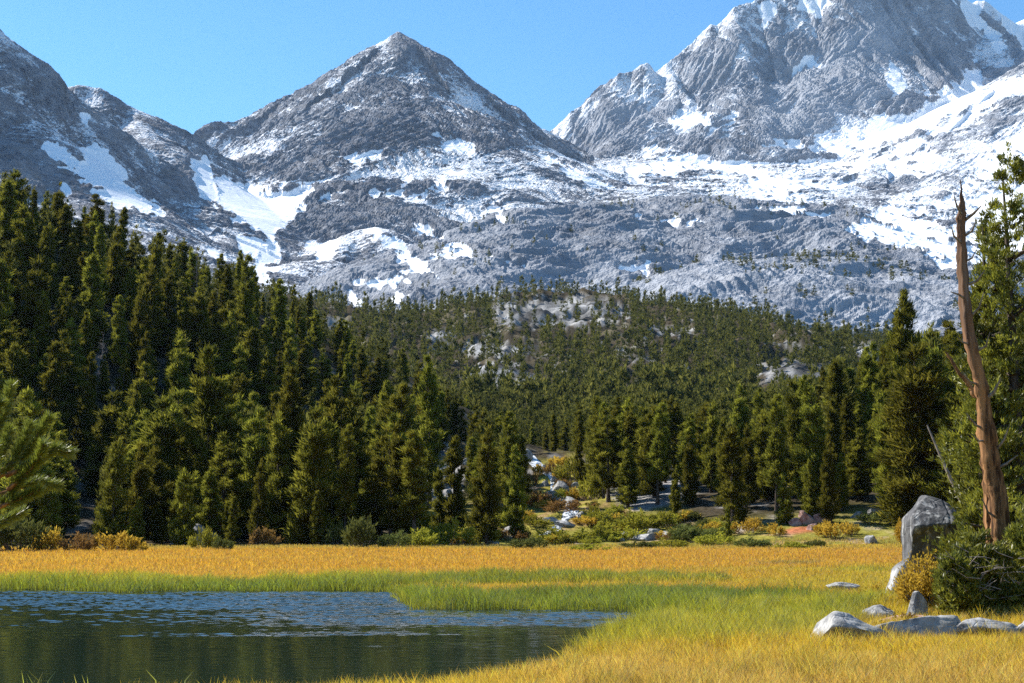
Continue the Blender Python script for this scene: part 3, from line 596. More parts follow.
F = quads(*mx_.shape); V = np.stack([x, y, z], 1)
# floor between the peaks goes with the peak it lies under
flab = lab.copy(); fl = lab == 'F'
flab[fl] = np.where(px[fl] < 195, 'L', np.where((y[fl] < 2300) & (px[fl] > 390), 'G', np.where(px[fl] < 570, 'C', 'R')))
fcol = flab[F[:, 0]]
for g, nm, lb, ct in (('L', 'mountain', 'dark shaded mountain ridge at the left edge with a forked snowfield', 'mountain'), ('C', 'mountain', 'pyramid shaped grey peak dusted with snow in the middle', 'mountain'),
                      ('R', 'mountain', 'huge craggy granite mountain with wide snowfields at upper right', 'mountain'), ('G', 'granite_ridge', 'rounded grey granite ridge in front of the snowy basin', 'ridge'), ('D', 'rocky_hill', 'pale granite dome dotted with small trees, in front of the grey ridge', 'hill')):
    f = F[fcol == g]; u, inv = np.unique(f, return_inverse=True)
    tag(link(nm, np_mesh(nm, V[u], inv.reshape(-1, 4), {'snow': snow[u], 'dust': dust[u], 'tone': np.clip(tone[u], 0, 1)}, False, [M_MTN])), lb, ct, kind='structure')
# water
wz = -0.10
wyr = np.concatenate([np.arange(17, 26, 0.2), np.arange(26, 74, 0.062)]); wxr = np.arange(-42, 15, 0.11)
wx, wy = np.meshgrid(wxr, wyr); X, Y_ = wx.ravel(), wy.ravel()
edge = Y_ + 8 * fbm(X / 3.0, Y_, 11, 3, 211)
wind = sstep(41, 60, edge) * sstep(73, 66, Y_ + 2 * fbm(X / 4, Y_, 4, 2, 212))
cats = sstep(0.35, 0.75, fbm(X / 4.5, Y_, 3.2, 3, 213)) * sstep(30, 35, Y_) * 0.5
pat = np.clip(0.75 + 1.5 * fbm(X / 2.6, Y_, 2.6, 3, 218), 0.15, 1.5)
amp = np.maximum(np.maximum(0.03 + 0.13 * sstep(32, 48, Y_) * pat, wind ** 1.3 * (0.5 + 0.5 * np.minimum(pat, 1))), cats)
Z = wz + amp * 1.85 * (0.019 * perlin(X / 0.34, Y_ / 0.21, 214) + 0.010 * perlin(X / 0.24 + 3, Y_ / 0.15, 215) + 0.022 * perlin(X / 0.9, Y_ / 0.5, 216))
tag(link('lake', np_mesh('lake', np.stack([X, Y_, Z], 1), quads(*wx.shape), None, True, [M_WATER])), 'dark pond reflecting the forest, rippled blue by wind at its far side', 'lake', kind='structure')

# ------------------------------------------------------------------ grass
def grass_object(name, X, Y, Z, Cc, Hh, Wd, lean, rg, label):
    n = len(X); az = rg.uniform(0, 2 * math.pi, n); tilt = np.abs(rg.normal(0, lean, n))
    D = np.stack([np.cos(az) * tilt, np.sin(az) * tilt, np.ones(n)], 1)
    C = np.stack([X, Y, Z - 0.02], 1); D = norm(D)
    S = norm(np.cross(D, np.stack([np.cos(az + 1.2), np.sin(az + 1.2), 0.1 * np.ones(n)], 1))) * (Wd / 2)[:, None]
    M1 = C + D * (Hh * 0.55)[:, None]; drop = np.stack([np.cos(az), np.sin(az), -0.25 * np.ones(n)], 1) * (Hh * rg.uniform(0, 0.35, n))[:, None]
    T = C + D * Hh[:, None] + drop
    V = np.stack([C - S, C + S, M1 + S * 0.8, T, M1 - S * 0.8], 1).reshape(-1, 3)
    b = np.arange(n)[:, None] * 5
    Fq = np.concatenate([b + np.array([[0, 1, 2, 4]]), b + np.array([[4, 2, 3, 3]])])
    cc = Cc * rg.choice([0.5, 0.8, 1.0, 1.15, 1.6], n, p=[0.15, 0.25, 0.3, 0.2, 0.1])[:, None] * rg.uniform(0.85, 1.15, (n, 1)) * (1 + rg.normal(0, 0.06, (n, 3)))
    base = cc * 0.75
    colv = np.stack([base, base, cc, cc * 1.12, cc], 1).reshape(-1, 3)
    F3 = np.concatenate([np.stack([b[:, 0], b[:, 0] + 1, b[:, 0] + 2], 1), np.stack([b[:, 0], b[:, 0] + 2, b[:, 0] + 4], 1), np.stack([b[:, 0] + 4, b[:, 0] + 2, b[:, 0] + 3], 1)])
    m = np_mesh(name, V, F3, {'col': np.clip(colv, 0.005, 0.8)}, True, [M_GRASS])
    return tag(link(name, m), label, 'grass', kind='stuff')
def scatter(n, r0, r1, half, rg, pw=1.0):
    a = rg.uniform(-half, half, n) * deg; t = rg.uniform(0, 1, n)
    r = r0 * (r1 / r0) ** t if pw == 0 else (r0 ** pw + t * (r1 ** pw - r0 ** pw)) ** (1 / pw)
    return r * np.sin(a), r * np.cos(a)
gx_, gy_ = [], []
for n_, r0, r1, half, pw in ((300000, 24, 52, 24, 1.0), (210000, 48, 80, 22, 1.0), (230000, 78, 185, 21, 0)):
    a, b_ = scatter(n_, r0, r1, half, R0, pw); gx_.append(a); gy_.append(b_)
# extra reeds on the banks
gx_ = np.concatenate(gx_); gy_ = np.concatenate(gy_)
gz_ = h_near(gx_, gy_); cz, hz_ = zones(gx_, gy_)
keep = (gz_ > -0.17) & (gz_ < 1.0)
mxs, mys = at(1010, 600, 50)[:2]
keep &= ~((((gx_ - mxs) / 3.4) ** 2 + ((gy_ - mys) / 3.6) ** 2 < 1) & (R0.uniform(size=len(gx_)) < 0.85))
gx_, gy_, gz_, cz, hz_ = gx_[keep], gy_[keep], gz_[keep], cz[keep], hz_[keep]
r_ = np.sqrt(gx_ ** 2 + gy_ ** 2)
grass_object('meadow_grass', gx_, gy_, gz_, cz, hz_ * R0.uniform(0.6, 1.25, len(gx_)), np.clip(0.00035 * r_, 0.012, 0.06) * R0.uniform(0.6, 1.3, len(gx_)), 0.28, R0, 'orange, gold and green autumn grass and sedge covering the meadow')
# a few lone stalks rising at the near shore
sx, sy = [], []
for cpx, cpy, n_ in ((40, 690, 12), (86, 694, 8), (22, 695, 6), (165, 690, 3)):
    bx, by = on_ground(cpx, cpy, 0); sx += list(bx + R0.normal(0, 0.13, n_)); sy += list(by + R0.normal(0, 0.1, n_))
sx, sy = np.array(sx), np.array(sy)
grass_object('reed_stalks', sx, sy, np.full(len(sx), -0.12), np.broadcast_to(np.array((0.4, 0.4, 0.06)), (len(sx), 3)), R0.uniform(0.25, 0.62, len(sx)), np.full(len(sx), 0.022), 0.2, R0, 'thin yellow green reed stalks standing in the water at the lower left')

# ------------------------------------------------------------------ trees
def pine_crown(h, R, seed, nb=170, nt=7, nbl=7, L=0.55, Wd=0.16, leaders=1, base=0.08, upsweep=0.5):
    rg = np.random.default_rng(seed)
    C, D, T, limbs = [], [], [], []
    for ld in range(leaders):
        lx, ly = (0, 0) if ld == 0 else rg.normal(0, R * 0.42, 2)
        hh = h if ld == 0 else h * rg.uniform(0.72, 0.96); RR = R if leaders == 1 else R * rg.uniform(0.62, 0.85)
        n = nb // leaders
        for k in range(n):
            t = 1 - rg.uniform(0, 1) ** 0.72 * (1 - base); t = min(t, 0.995)
            prof = (1 - t) ** 0.62 * (0.5 + 0.5 * min(1, (t - base) / 0.22 + 0.25))
            ln = RR * prof * rg.choice([0.35, 0.65, 0.95, 1.28]) * rg.uniform(0.85, 1.15) + 0.18
            az = rg.uniform(0, 2 * math.pi)
            u = rg.uniform(0.45, 1, nt) ** 0.7; u[-1] = 1
            up = upsweep * (0.5 + t)
            dz = ln * (-0.12 * u + up * u * u)
            c = np.stack([lx * (1 - 0.3 * t) + np.cos(az) * ln * u, ly * (1 - 0.3 * t) + np.sin(az) * ln * u, t * hh - 0.15 * ln + dz], 1)
            c += rg.normal(0, 0.11 * ln + 0.06, c.shape) * np.array([1, 1, 0.8])
            d = np.stack([np.cos(az) * 0.65 * np.ones(nt), np.sin(az) * 0.65 * np.ones(nt), (0.55 + up) * np.ones(nt)], 1)
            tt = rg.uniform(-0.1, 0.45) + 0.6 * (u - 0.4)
            C.append(np.repeat(c, nbl, 0)); D.append(np.repeat(d, nbl, 0)); T.append(np.repeat(tt, nbl))
            if t < 0.9 and k % 3 == 0: limbs.append((np.array([lx * (1 - 0.3 * t), ly * (1 - 0.3 * t), t * hh - 0.15 * ln]), np.array([np.cos(az) * ln, np.sin(az) * ln, ln * (up - 0.12)]) * 0.8))
        # leader tip
        m = 5
        c = np.stack([np.full(m, lx * 0.7), np.full(m, ly * 0.7), hh * np.linspace(0.95, 1.0, m)], 1)
        C.append(np.repeat(c, nbl, 0)); D.append(np.repeat(np.tile([[0, 0, 1.0]], (m, 1)), nbl, 0)); T.append(np.full(m * nbl, 0.7))
    C = np.concatenate(C); D = np.concatenate(D); T = np.concatenate(T); n = len(C)
    C = C + rg.normal(0, 0.12 * L / 0.55, C.shape)
    Vv, Ff = blades(C, norm(D) + rg.normal(0, 0.42, D.shape), L * rg.uniform(0.6, 1.25, n), Wd * rg.uniform(0.7, 1.3, n), rg)
    return Vv, Ff, np.repeat(np.clip(T + rg.normal(0, 0.1, n), 0, 1), 4), limbs
def pine_trunk(h, r, limbs, seed, mat, lean=(0, 0)):
    rg = np.random.default_rng(seed + 500); mb = MB(); n = 9
    t = np.linspace(0, 1, n); w = np.cumsum(rg.normal(0, 0.012 * h / n * 3, (n, 2)), 0) * t[:, None]
    pts = np.stack([w[:, 0] + lean[0] * t, w[:, 1] + lean[1] * t, -0.4 + t * h * 0.97], 1)
    mb.tube(pts, r * (1 - 0.93 * t) * (1 + 0.5 * np.exp(-t * 22)), 7, 0.12, seed)
    for c, d in limbs:
        mb.tube([c, c + d * 0.5 + np.array([0, 0, -0.04 * abs(d[2])]), c + d], np.array([0.09, 0.05, 0.02]) * r / 0.28, 4, 0, seed)
    return mb.mesh('trunk', mat)
PROTO = []
SLIM = 0.74
specs = [  # h, R, leaders, base, nb, shape word
    (18, 2.5, 1, 0.06, 210, 'slender'), (17, 3.0, 2, 0.07, 240, 'double-topped'), (16, 3.4, 3, 0.08, 270, 'bushy'), (20, 2.6, 1, 0.14, 210, 'slender'), (15, 2.9, 2, 0.04, 230, 'double-topped'),
    (19, 3.3, 3, 0.16, 270, 'bushy'), (16, 2.1, 1, 0.03, 190, 'narrow'), (18, 3.6, 4, 0.10, 300, 'bushy'), (19, 2.2, 1, 0.22, 180, 'narrow'), (14, 2.7, 1, 0.03, 210, 'conical')]
for i, (h, R, ld, bs, nb, word) in enumerate(specs):
    v, f, t, lb = pine_crown(h, R * SLIM, 100 + i, int(nb * 0.56), 13, 9, 0.78, 0.125, ld, bs)
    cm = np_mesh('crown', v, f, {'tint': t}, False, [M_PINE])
    tm = pine_trunk(h, 0.24 + 0.004 * h, lb, i, M_BARK)
    PROTO.append((h, R, cm, tm, word, v, f, t))
def dead_tree(seed, h, mat):
    rg = np.random.default_rng(seed); limbs = []; tw = MB()
    for k in range(46):
        t = rg.uniform(0.25, 0.97); az = rg.uniform(0, 6.28); ln = h * 0.12 * (1.1 - t) ** 0.6 * rg.uniform(0.5, 1.2)
        c = np.array([0, 0, t * h]); d = np.array([np.cos(az) * ln, np.sin(az) * ln, ln * rg.uniform(-0.1, 0.5)])
        limbs.append((c, d))
        for q in range(5):
            s = c + d * rg.uniform(0.4, 1); e = s + (norm(d) * 0.4 + rg.normal(0, 0.3, 3)) * ln * 0.5
            tw.tube([s, e], [0.025, 0.008], 3, 0, q)
    return pine_trunk(h, 0.22, limbs, seed, mat), tw.mesh('twigs', mat)
DEADP = [dead_tree(900 + k, 14, M_DEAD) for k in range(2)]

def tree_at(x, y, zt, hgt, proto, label, group, rz=None, sx=1.0, name='pine_tree', lean=None, tilt=0.0):
    h, R, cm, tm = PROTO[proto][:4]; s = hgt / h
    o = empty(name, (x, y, zt - 0.1), random.uniform(0, 6.28) if rz is None else rz, (s * sx, s * sx, s))
    if tilt: o.rotation_euler = (0, tilt, 0)
    o.rotation_euler = (random.gauss(0, 0.025), random.gauss(0, 0.03), o.rotation_euler[2])
    link('trunk', tm, o); link('crown', cm, o)
    tag(o, label, 'tree', group); return o

# trees one can point at: base px, base py, top py, depth Y, prototype, width factor, label
NAMED = [
 (183, 549, 471, 181, 9, 0.95, 'small young pine in front of the grey boulder at the foot of the left forest'),
 (140, 545, 447, 188, 2, 1.0, 'short bushy pine just left of the small young pine by the boulder'),
 (212, 535, 352, 205, 7, 1.15, 'broad dark pine rising right behind the grey boulder at the left forest edge'),
 (455, 522, 440, 196, 6, 1.05, 'slim pine in front of the bare talus, left of the pair by the creek'),
 (440, 523, 470, 197, 9, 0.7, 'little slim pine at the left rim of the bare talus'),
 (487, 531, 428, 186, 1, 0.95, 'two-topped pine, left one of the pair standing alone beside the creek mouth'),
 (514, 524, 448, 196, 2, 0.85, 'bushy dark pine, right one of the pair standing alone beside the creek mouth'),
 (728, 541, 507, 182, 9, 0.55, 'tiny sapling with a bare stem standing on the open right edge of the orange meadow'),
 (676, 524, 470, 205, 2, 0.75, 'short rounded pine at the dark forest foot right of the creek bushes'),
 (692, 524, 437, 212, 4, 0.8, 'grey green pine close behind the short rounded pine'),
 (746, 527, 426, 205, 1, 0.95, 'leafy pine directly behind the yellow bushes by the meadow sapling'),
 (777, 529, 398, 200, 8, 1.0, 'tall thin pine whose foliage hangs low, beside the reddish patch'),
 (806, 522, 378, 215, 3, 1.1, 'tall dense pine above the reddish rock pile'),
 (842, 520, 455, 196, 7, 0.95, 'low wide pale green pine just above the reddish rocks'),
 (905, 512, 293, 225, 3, 1.0, 'tallest spired pine of the right forest, its tip against the granite hill'),
 (872, 515, 345, 232, 5, 0.95, 'many-topped pine left of the tallest spired pine'),
 (936, 512, 326, 232, 0, 1.1, 'dark pine between the tallest spire and the orange snag'),
 (592, 494, 418, 262, 0, 1.0, 'pine on the right bank at the top of the creek cascade'),
 (630, 500, 398, 262, 1, 1.0, 'full two-topped pine above the shaded forest floor right of the cascade'),
 (243, 420, 258, 300, 8, 1.0, 'dark spire breaking the skyline at the right end of the left hilltop'),
 (118, 330, 208, 330, 6, 0.9, 'black pointed pine on the skyline right of the bent hilltop tree'),
 (430, 500, 360, 232, 3, 0.9, 'tall narrow pine whose tip stands against the rocky forest behind the talus'),
 (396, 520, 388, 205, 2, 1.05, 'dense pine at the right front corner of the left forest'),
 (338, 528, 380, 200, 5, 1.0, 'broad pine with several tops in the front row of the left forest'),
 (290, 532, 372, 200, 3, 1.0, 'tall front row pine above rusty bushes of the left forest edge'),
]
named_xy = []
for bpx, bpy_, tpy, Yd, pr, sx_, lb in NAMED:
    X = at(bpx, bpy_, Yd)[0]; zg = h1(X, Yd); zt = at(bpx, tpy, Yd)[2]
    tree_at(X, Yd, zg, max(zt - zg + 0.1, 2.0), pr, lb, 'pines one can tell apart', sx=sx_)
    named_xy.append((X, Yd))
named_xy = np.array(named_xy)
# the bent hilltop tree
X, Yd, _ = at(58, 260, 333); zg = h1(X, Yd)
v, f, t, lb = pine_crown(13, 1.5, 777, 60, 8, 7, 0.6, 0.2, 2, 0.25)
o = empty('pine_tree', (X, Yd, zg)); link('trunk', pine_trunk(13, 0.22, lb, 777, M_BARK, (-0.6, 0)), o); link('crown', np_mesh('crown', v, f, {'tint': t}, False, [M_PINE]), o)
tag(o, 'sparse bent pine beside the rock on the left hilltop', 'tree', 'pines one can tell apart')

def excluded(px, py, x, y):
    k = np.zeros(len(px), bool)
    # the creek clearing, the bare talus, the meadow and its dry rim
    k |= (px > 518) & (px < 575 + np.maximum(0, (py - 500)) * 3) & (py > 452)
    k |= (np.abs(px - 441) < 30) & (py > 458) & (py < 545)
    k |= (px > 420) & (px < 720) & (py > 512)
    k |= (px >= 720) & (py > 526)
    k |= (px < 420) & (y < 183)
    k |= (np.abs(px - 85) < 22) & (py > 470)
    return k
cand = []
rgp = np.random.default_rng(23)
def try_points(n, r0, r1, space, half=20.5):
    xs, ys = scatter(n, r0, r1, half, rgp, 2.0); zs = h_near(xs, ys); px, py = project(xs, ys, zs)
    ok = ~excluded(px, py, xs, ys); return xs[ok], ys[ok], zs[ok], px[ok], py[ok]
def poisson(xs, ys, space, taken):
    cell = {}; out = []
    def key(a, b): return (int(a // space), int(b // space))
    for a, b in taken: cell.setdefault(key(a, b), []).append((a, b))
    for i, (a, b) in enumerate(zip(xs, ys)):
        kx_, ky_ = key(a, b); ok = True
        for p in range(-1, 2):
            for q in range(-1, 2):
                for c in cell.get((kx_ + p, ky_ + q), ()):
                    if (c[0] - a) ** 2 + (c[1] - b) ** 2 < space * space: ok = False
        if ok: cell.setdefault((kx_, ky_), []).append((a, b)); out.append(i)
    return np.array(out, int)
xs, ys, zs, px, py = try_points(13000, 182, 460, 4.6)
k = poisson(xs, ys, 4.0, named_xy.tolist()); xs, ys, zs, px, py = xs[k], ys[k], zs[k], px[k], py[k]
q = try_points(900, 183, 206, 3); fr = q[3] < 425; q = [a[fr] for a in q]; k = poisson(q[0], q[1], 3.3, list(zip(xs, ys)))
n_big = len(xs); xs, ys, zs, px, py = [np.concatenate([a, b_[k]]) for a, b_ in zip((xs, ys, zs, px, py), q)]
left = px < 530
hgt = np.where(left, rgp.uniform(7.5, 18, len(xs)), rgp.uniform(9, 18.5, len(xs)))
hgt = np.where(rgp.uniform(size=len(xs)) < 0.2, hgt * 0.6, hgt)
hgt[n_big:] = rgp.uniform(4.5, 8.5, len(xs) - n_big)
hgt = np.where(left & (ys > 300), np.minimum(hgt, rgp.uniform(7, 14, len(xs))), hgt)
hgt = np.where((px > 880) & (ys < 300), hgt * 1.15, hgt)
# the forest's skyline falls from both sides to the creek: trees on the valley floor stay lower
TOPX = [-60, 0, 60, 100, 130, 165, 200, 245, 300, 350, 400, 430, 470, 530, 560, 600, 650, 700, 760, 800, 850, 880, 905, 940, 1024, 1100]
TOPY = [134, 156, 184, 188, 198, 208, 230, 246, 278, 322, 344, 366, 400, 418, 408, 396, 392, 402, 380, 376, 352, 335, 315, 325, 300, 280]
tl = np.interp(px, TOPX, TOPY) + np.abs(rgp.normal(0, 12, len(xs)))
hmax = ((HOR - tl) / FPX * ys + CAMZ) - zs
hgt = np.minimum(hgt, hmax); keep = hgt > 4.0
xs, ys, zs, px, py, left, hgt = xs[keep], ys[keep], zs[keep], px[keep], py[keep], left[keep], hgt[keep]
prot = rgp.integers(0, len(PROTO), len(xs))
# how much of each shows: front to back over a coarse screen
buf = np.zeros((HH // 2 + 1, W // 2 + 1), bool); vis = np.zeros(len(xs))
tx, ty = project(xs, ys, zs + hgt)
for i in np.argsort(ys):
    h_ = (py[i] - ty[i]) / 2; wpx = PROTO[prot[i]][1] / PROTO[prot[i]][0] * h_ * 1.6
    for r in range(max(0, int(ty[i] / 2)), min(HH // 2, int(py[i] / 2))):
        fr = max(0.0, (r - ty[i] / 2) / max(h_, 1)); wd = wpx * (0.15 + 0.85 * fr ** 0.6) / 2
        a = max(0, int(px[i] / 2 - wd)); b = min(W // 2, int(px[i] / 2 + wd) + 1)
        if a < b: vis[i] += np.count_nonzero(~buf[r, a:b]); buf[r, a:b] = True
order = np.argsort(-vis); n_ind = 300 - len(NAMED) - 1
ind = set(order[:n_ind].tolist())
LEFT_MARKS = [(8, 'by picture edge'), (58, 'below bent hilltop pine'), (118, 'near black pointed pine'), (160, 'left of grey boulder'), (205, 'above grey boulder'), (243, 'near dark skyline spire'), (290, 'above the rusty bushes'), (338, 'near broad front pine'), (396, 'near dense corner pine'), (441, 'near bare talus'), (495, 'near creek pines')]
RIGHT_MARKS = [(556, 'near cascade'), (600, 'right of cascade'), (640, 'behind dark forest floor'), (684, 'near short rounded pine'), (728, 'behind meadow sapling'), (765, 'behind golden bushes'), (806, 'behind reddish rocks'), (845, 'right of reddish rocks'), (872, 'near many-topped pine'), (905, 'near tallest spired pine'), (945, 'behind tall boulder'), (1000, 'behind orange snag')]
def zone_label(i):
    p, yv, h = px[i], ys[i], hgt[i]
    size = 'small' if h < 9 else ('tall' if h > 14.5 else 'medium')
    w = PROTO[prot[i]][4]
    mark = min(LEFT_MARKS if p < 530 else RIGHT_MARKS, key=lambda a: abs(a[0] - p))[1]
    if p < 530:
        if ty[i] < np.interp(p, TOPX, TOPY) + 16 and yv > 290: z_, g_ = 'on the left skyline', 'pines on the left hill skyline'
        elif yv < 200: z_, g_ = 'in left front row', 'front row pines of the left forest'
        elif yv < 250: z_, g_ = 'low on left slope', 'lower slope pines of the left forest'
        else: z_, g_ = 'high on left slope', 'upper slope pines of the left forest'
    elif yv < 215: z_, g_ = 'in right front row', 'front row pines of the right forest'
    elif yv < 300: z_, g_ = 'in mid right forest', 'pines of the right forest'
    else: z_, g_ = 'in back right forest', 'back pines of the right forest'
    return f'{size} {w} pine {z_} {mark}', g_
bulk = []
for i in range(len(xs)):
    if i in ind:
        lb, gr = zone_label(i); tree_at(xs[i], ys[i], zs[i], hgt[i], prot[i], lb, gr, sx=random.choice([0.8, 1.0, 1.15, 1.4]) * random.uniform(0.92, 1.08), lean=None)
    else: bulk.append(i)

# far trees, one mass
def low_pine(seed, nb=15, n2=5):
    v, f, t, _ = pine_crown(10, 1.75, seed, 22, 5, 3, 1.15, 0.36, 1 + seed % 2, 0.05, 0.4)
    return v, f, t
LOWS = [low_pine(40 + k) for k in range(6)]; MIDS = [pine_crown(16, 2.8, 60 + k, 60, 5, 3, 1.15, 0.36, 1 + k % 3, 0.05)[:3] for k in range(4)]
VV, FF, TT = [], [], []; off = 0
def put(mesh, base_h, x, y, z, h, w, rg, tint):
    global off
    v, f, t = mesh; a = rg.uniform(0, 6.28); s = h / base_h
    q = np.stack([(v[:, 0] * math.cos(a) - v[:, 1] * math.sin(a)) * s * w + x, (v[:, 0] * math.sin(a) + v[:, 1] * math.cos(a)) * s * w + y, v[:, 2] * s + z - 0.2], 1)
    VV.append(q); FF.append(f + off); TT.append(np.clip(t * 0.8 + tint, 0, 1)); off += len(v)
for i in bulk: put(MIDS[i % 4], 16, xs[i], ys[i], zs[i], hgt[i], rgp.uniform(0.85, 1.2), rgp, rgp.normal(0, 0.1))
fx, fy = scatter(34000, 455, 1180, 20.5, rgp, 2.0)
fz = h_near(fx, fy); fpx, fpy = project(fx, fy, fz)
rk = np.maximum(rocky(fpx, fpy), rocky(fpx, fpy - 13)); dn = fbm(fx, fy, 40, 3, 160)
ok = (rgp.uniform(size=len(fx)) < np.where(rk > 0.35, 0.12, 1.0)) & (dn > -0.36 + 0.1 * (fy > 800) - 0.25 * (fy < 560)) & ((fy < 1000) | (rgp.uniform(size=len(fx)) < 0.75))
fx, fy, fz = fx[ok], fy[ok], fz[ok]
k = poisson(fx, fy, 4.9, []); fx, fy, fz = fx[k], fy[k], fz[k]
for a, b, c in zip(fx, fy, fz): put(LOWS[rgp.integers(6)], 10, a, b, c, (15.5 - 6.0 * min(1, max(0, (b - 455) / 450))) * rgp.choice([0.45, 0.7, 0.95, 1.2]) * rgp.uniform(0.85, 1.1), rgp.uniform(0.7, 1.05), rgp, rgp.normal(0.02, 0.12))
# sparse krummholz on the granite hills
fx, fy = scatter(5200, 1450, 2320, 20, rgp, 2.0); fz, fl_, _ = h_mtn(fx, fy); fpx, fpy = project(fx, fy, fz)
dn = fbm(fx, fy, 120, 3, 170)
pr_ = np.where(fl_ == 'D', 0.42, np.where(fl_ == 'G', 0.16, 0.1)) * sstep(-0.35, 0.5, dn) * 1.6 * np.where(fpx > 620, 1, 0.4)
pr_ = pr_ + 0.5 * np.exp(-((fpx - 850) / 60) ** 2 - ((fpy - 262) / 10) ** 2) * (fl_ != 'F')
ok = (rgp.uniform(size=len(fx)) < pr_) & ((fl_ == 'G') | (fl_ == 'D')) & ((fpx < 860) | (fpy > 232 + (fpx - 860) * 0.5))
for a, b, c in zip(fx[ok], fy[ok], fz[ok]): put(LOWS[rgp.integers(6)], 10, a, b, c - 0.5, rgp.uniform(4, 10), rgp.uniform(1.1, 1.9), rgp, rgp.normal(-0.05, 0.1))
VV = np.concatenate(VV); FF = np.concatenate(FF); TT = np.concatenate(TT)
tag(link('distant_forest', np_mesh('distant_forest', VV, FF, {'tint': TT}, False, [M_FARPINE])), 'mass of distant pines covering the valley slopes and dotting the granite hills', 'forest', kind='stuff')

# grey dead pines on the left hill
for q, (bpx, bpy_, tpy, Yd, lb) in enumerate([(17, 300, 205, 310, 'grey dead pine at the left edge of the skyline'), (62, 320, 228, 318, 'grey dead pine below the bent hilltop tree'), (196, 330, 243, 330, 'thin grey dead pine on the skyline above the middle of the left forest'), (100, 430, 330, 262, 'bare grey pine in the middle of the left forest slope'), (30, 420, 320, 270, 'leafless grey pine low on the left forest slope')]):
    X = at(bpx, bpy_, Yd)[0]; zg = h1(X, Yd); hh = max(at(bpx, tpy, Yd)[2] - zg, 6)
    o = empty('dead_tree', (X, Yd, zg), q, hh / 14); link('trunk', DEADP[q % 2][0], o); link('twigs', DEADP[q % 2][1], o)
    tag(o, lb, 'dead tree', 'grey dead pines')
# leaning dead trunk left of the snag
p0 = np.array(at(958, 494, 100)); p1 = np.array(at(927, 425, 101)); mb = MB()
mb.tube([p0 + (p0 - p1) * 0.25, p0, p0 * 0.6 + p1 * 0.4 + np.array([-0.05, 0, 0.05]), p1], [0.17, 0.15, 0.11, 0.05], 7, 0.1, 3)
o = link('fallen_trunk', mb.mesh('fallen_trunk', M_DEAD)); tag(o, 'thin dead trunk leaning to the left above the tall boulder', 'dead trunk')

# ------------------------------------------------------------------ shrubs
def shrub_mesh(seed, R, h, n, L, Wd, mat, spread=1.0):
    rg = np.random.default_rng(seed); ns = max(7, n // 60); mb = MB(); C, D, T = [], [], []
    for k in range(ns):
        az = rg.uniform(0, 6.28); q = math.sqrt(rg.uniform(0, 1)); top = np.array([np.cos(az) * R * q, np.sin(az) * R * q, h * (1 - 0.55 * q * q) * rg.uniform(0.7, 1.08)])
        b = np.array([top[0] * 0.3, top[1] * 0.3, -0.1]); mid = (b + top) / 2 + np.array([top[0] * 0.15, top[1] * 0.15, 0])
        mb.tube([b, mid, top * 0.97], np.array([0.02, 0.012, 0.005]) * max(h, 0.7), 4, 0, k)
        m = n // ns; t = np.sqrt(rg.uniform(0.12, 1, m)); c = np.where(t[:, None] < 0.5, b + (mid - b) * t[:, None] * 2, mid + (top - mid) * (t[:, None] - 0.5) * 2)
        c = c + rg.normal(0, 0.09 * (R + h) / 2, c.shape); c[:, 2] = np.maximum(c[:, 2], 0.02)
        C.append(c); D.append(np.tile(norm(top * np.array([1, 1, 0.5]) + np.array([0, 0, 0.5 * h])), (m, 1))); T.append(np.clip(0.25 + 0.5 * t + rg.normal(0, 0.15) , 0, 1))
    C = np.concatenate(C); D = np.concatenate(D); T = np.concatenate(T); m = len(C)
    v, f = blades(C, D + rg.normal(0, 0.55, D.shape), L * rg.uniform(0.6, 1.3, m), Wd * rg.uniform(0.7, 1.3, m), rg)
    return np_mesh('leaves', v, f, {'tint': np.repeat(T, 4)}, False, [mat]), mb.mesh('stems', M_TWIG)
SHRUBS = {}
for i, (nm, mat, dens) in enumerate((('gold', M_GOLD, 1000), ('lime', M_YELLOWGREEN, 1200), ('willow', M_WILLOW, 1300), ('rust', M_RUST, 1000))):
    SHRUBS[nm] = [shrub_mesh(300 + 10 * i + k, 1.0, 1.0, dens, 0.2, 0.07, mat) for k in range(3)]
def shrub(px_, py_, wpx, hpx, kind, label, Yd=None, group='shrubs along the meadow edge'):
    # find the depth on the ground where this pixel lies
    if Yd is None:
        Ys = np.linspace(150, 330, 240); P = np.array([at(px_, py_, a) for a in Ys]); zz = h_near(P[:, 0], P[:, 1])
        k = np.argmax(zz >= P[:, 2]); Yd = Ys[k] if (zz >= P[:, 2]).any() else 178
    X = at(px_, py_, Yd)[0]; s = Yd / FPX
    o = empty('shrub', (X, Yd, h1(X, Yd) - 0.03), random.uniform(0, 6.28), (wpx * s / 2, wpx * s / 2, hpx * s))
    a, b = SHRUBS[kind][random.randrange(3)]; link('leaves', a, o); link('stems', b, o)
    tag(o, label, 'shrub', group); return o
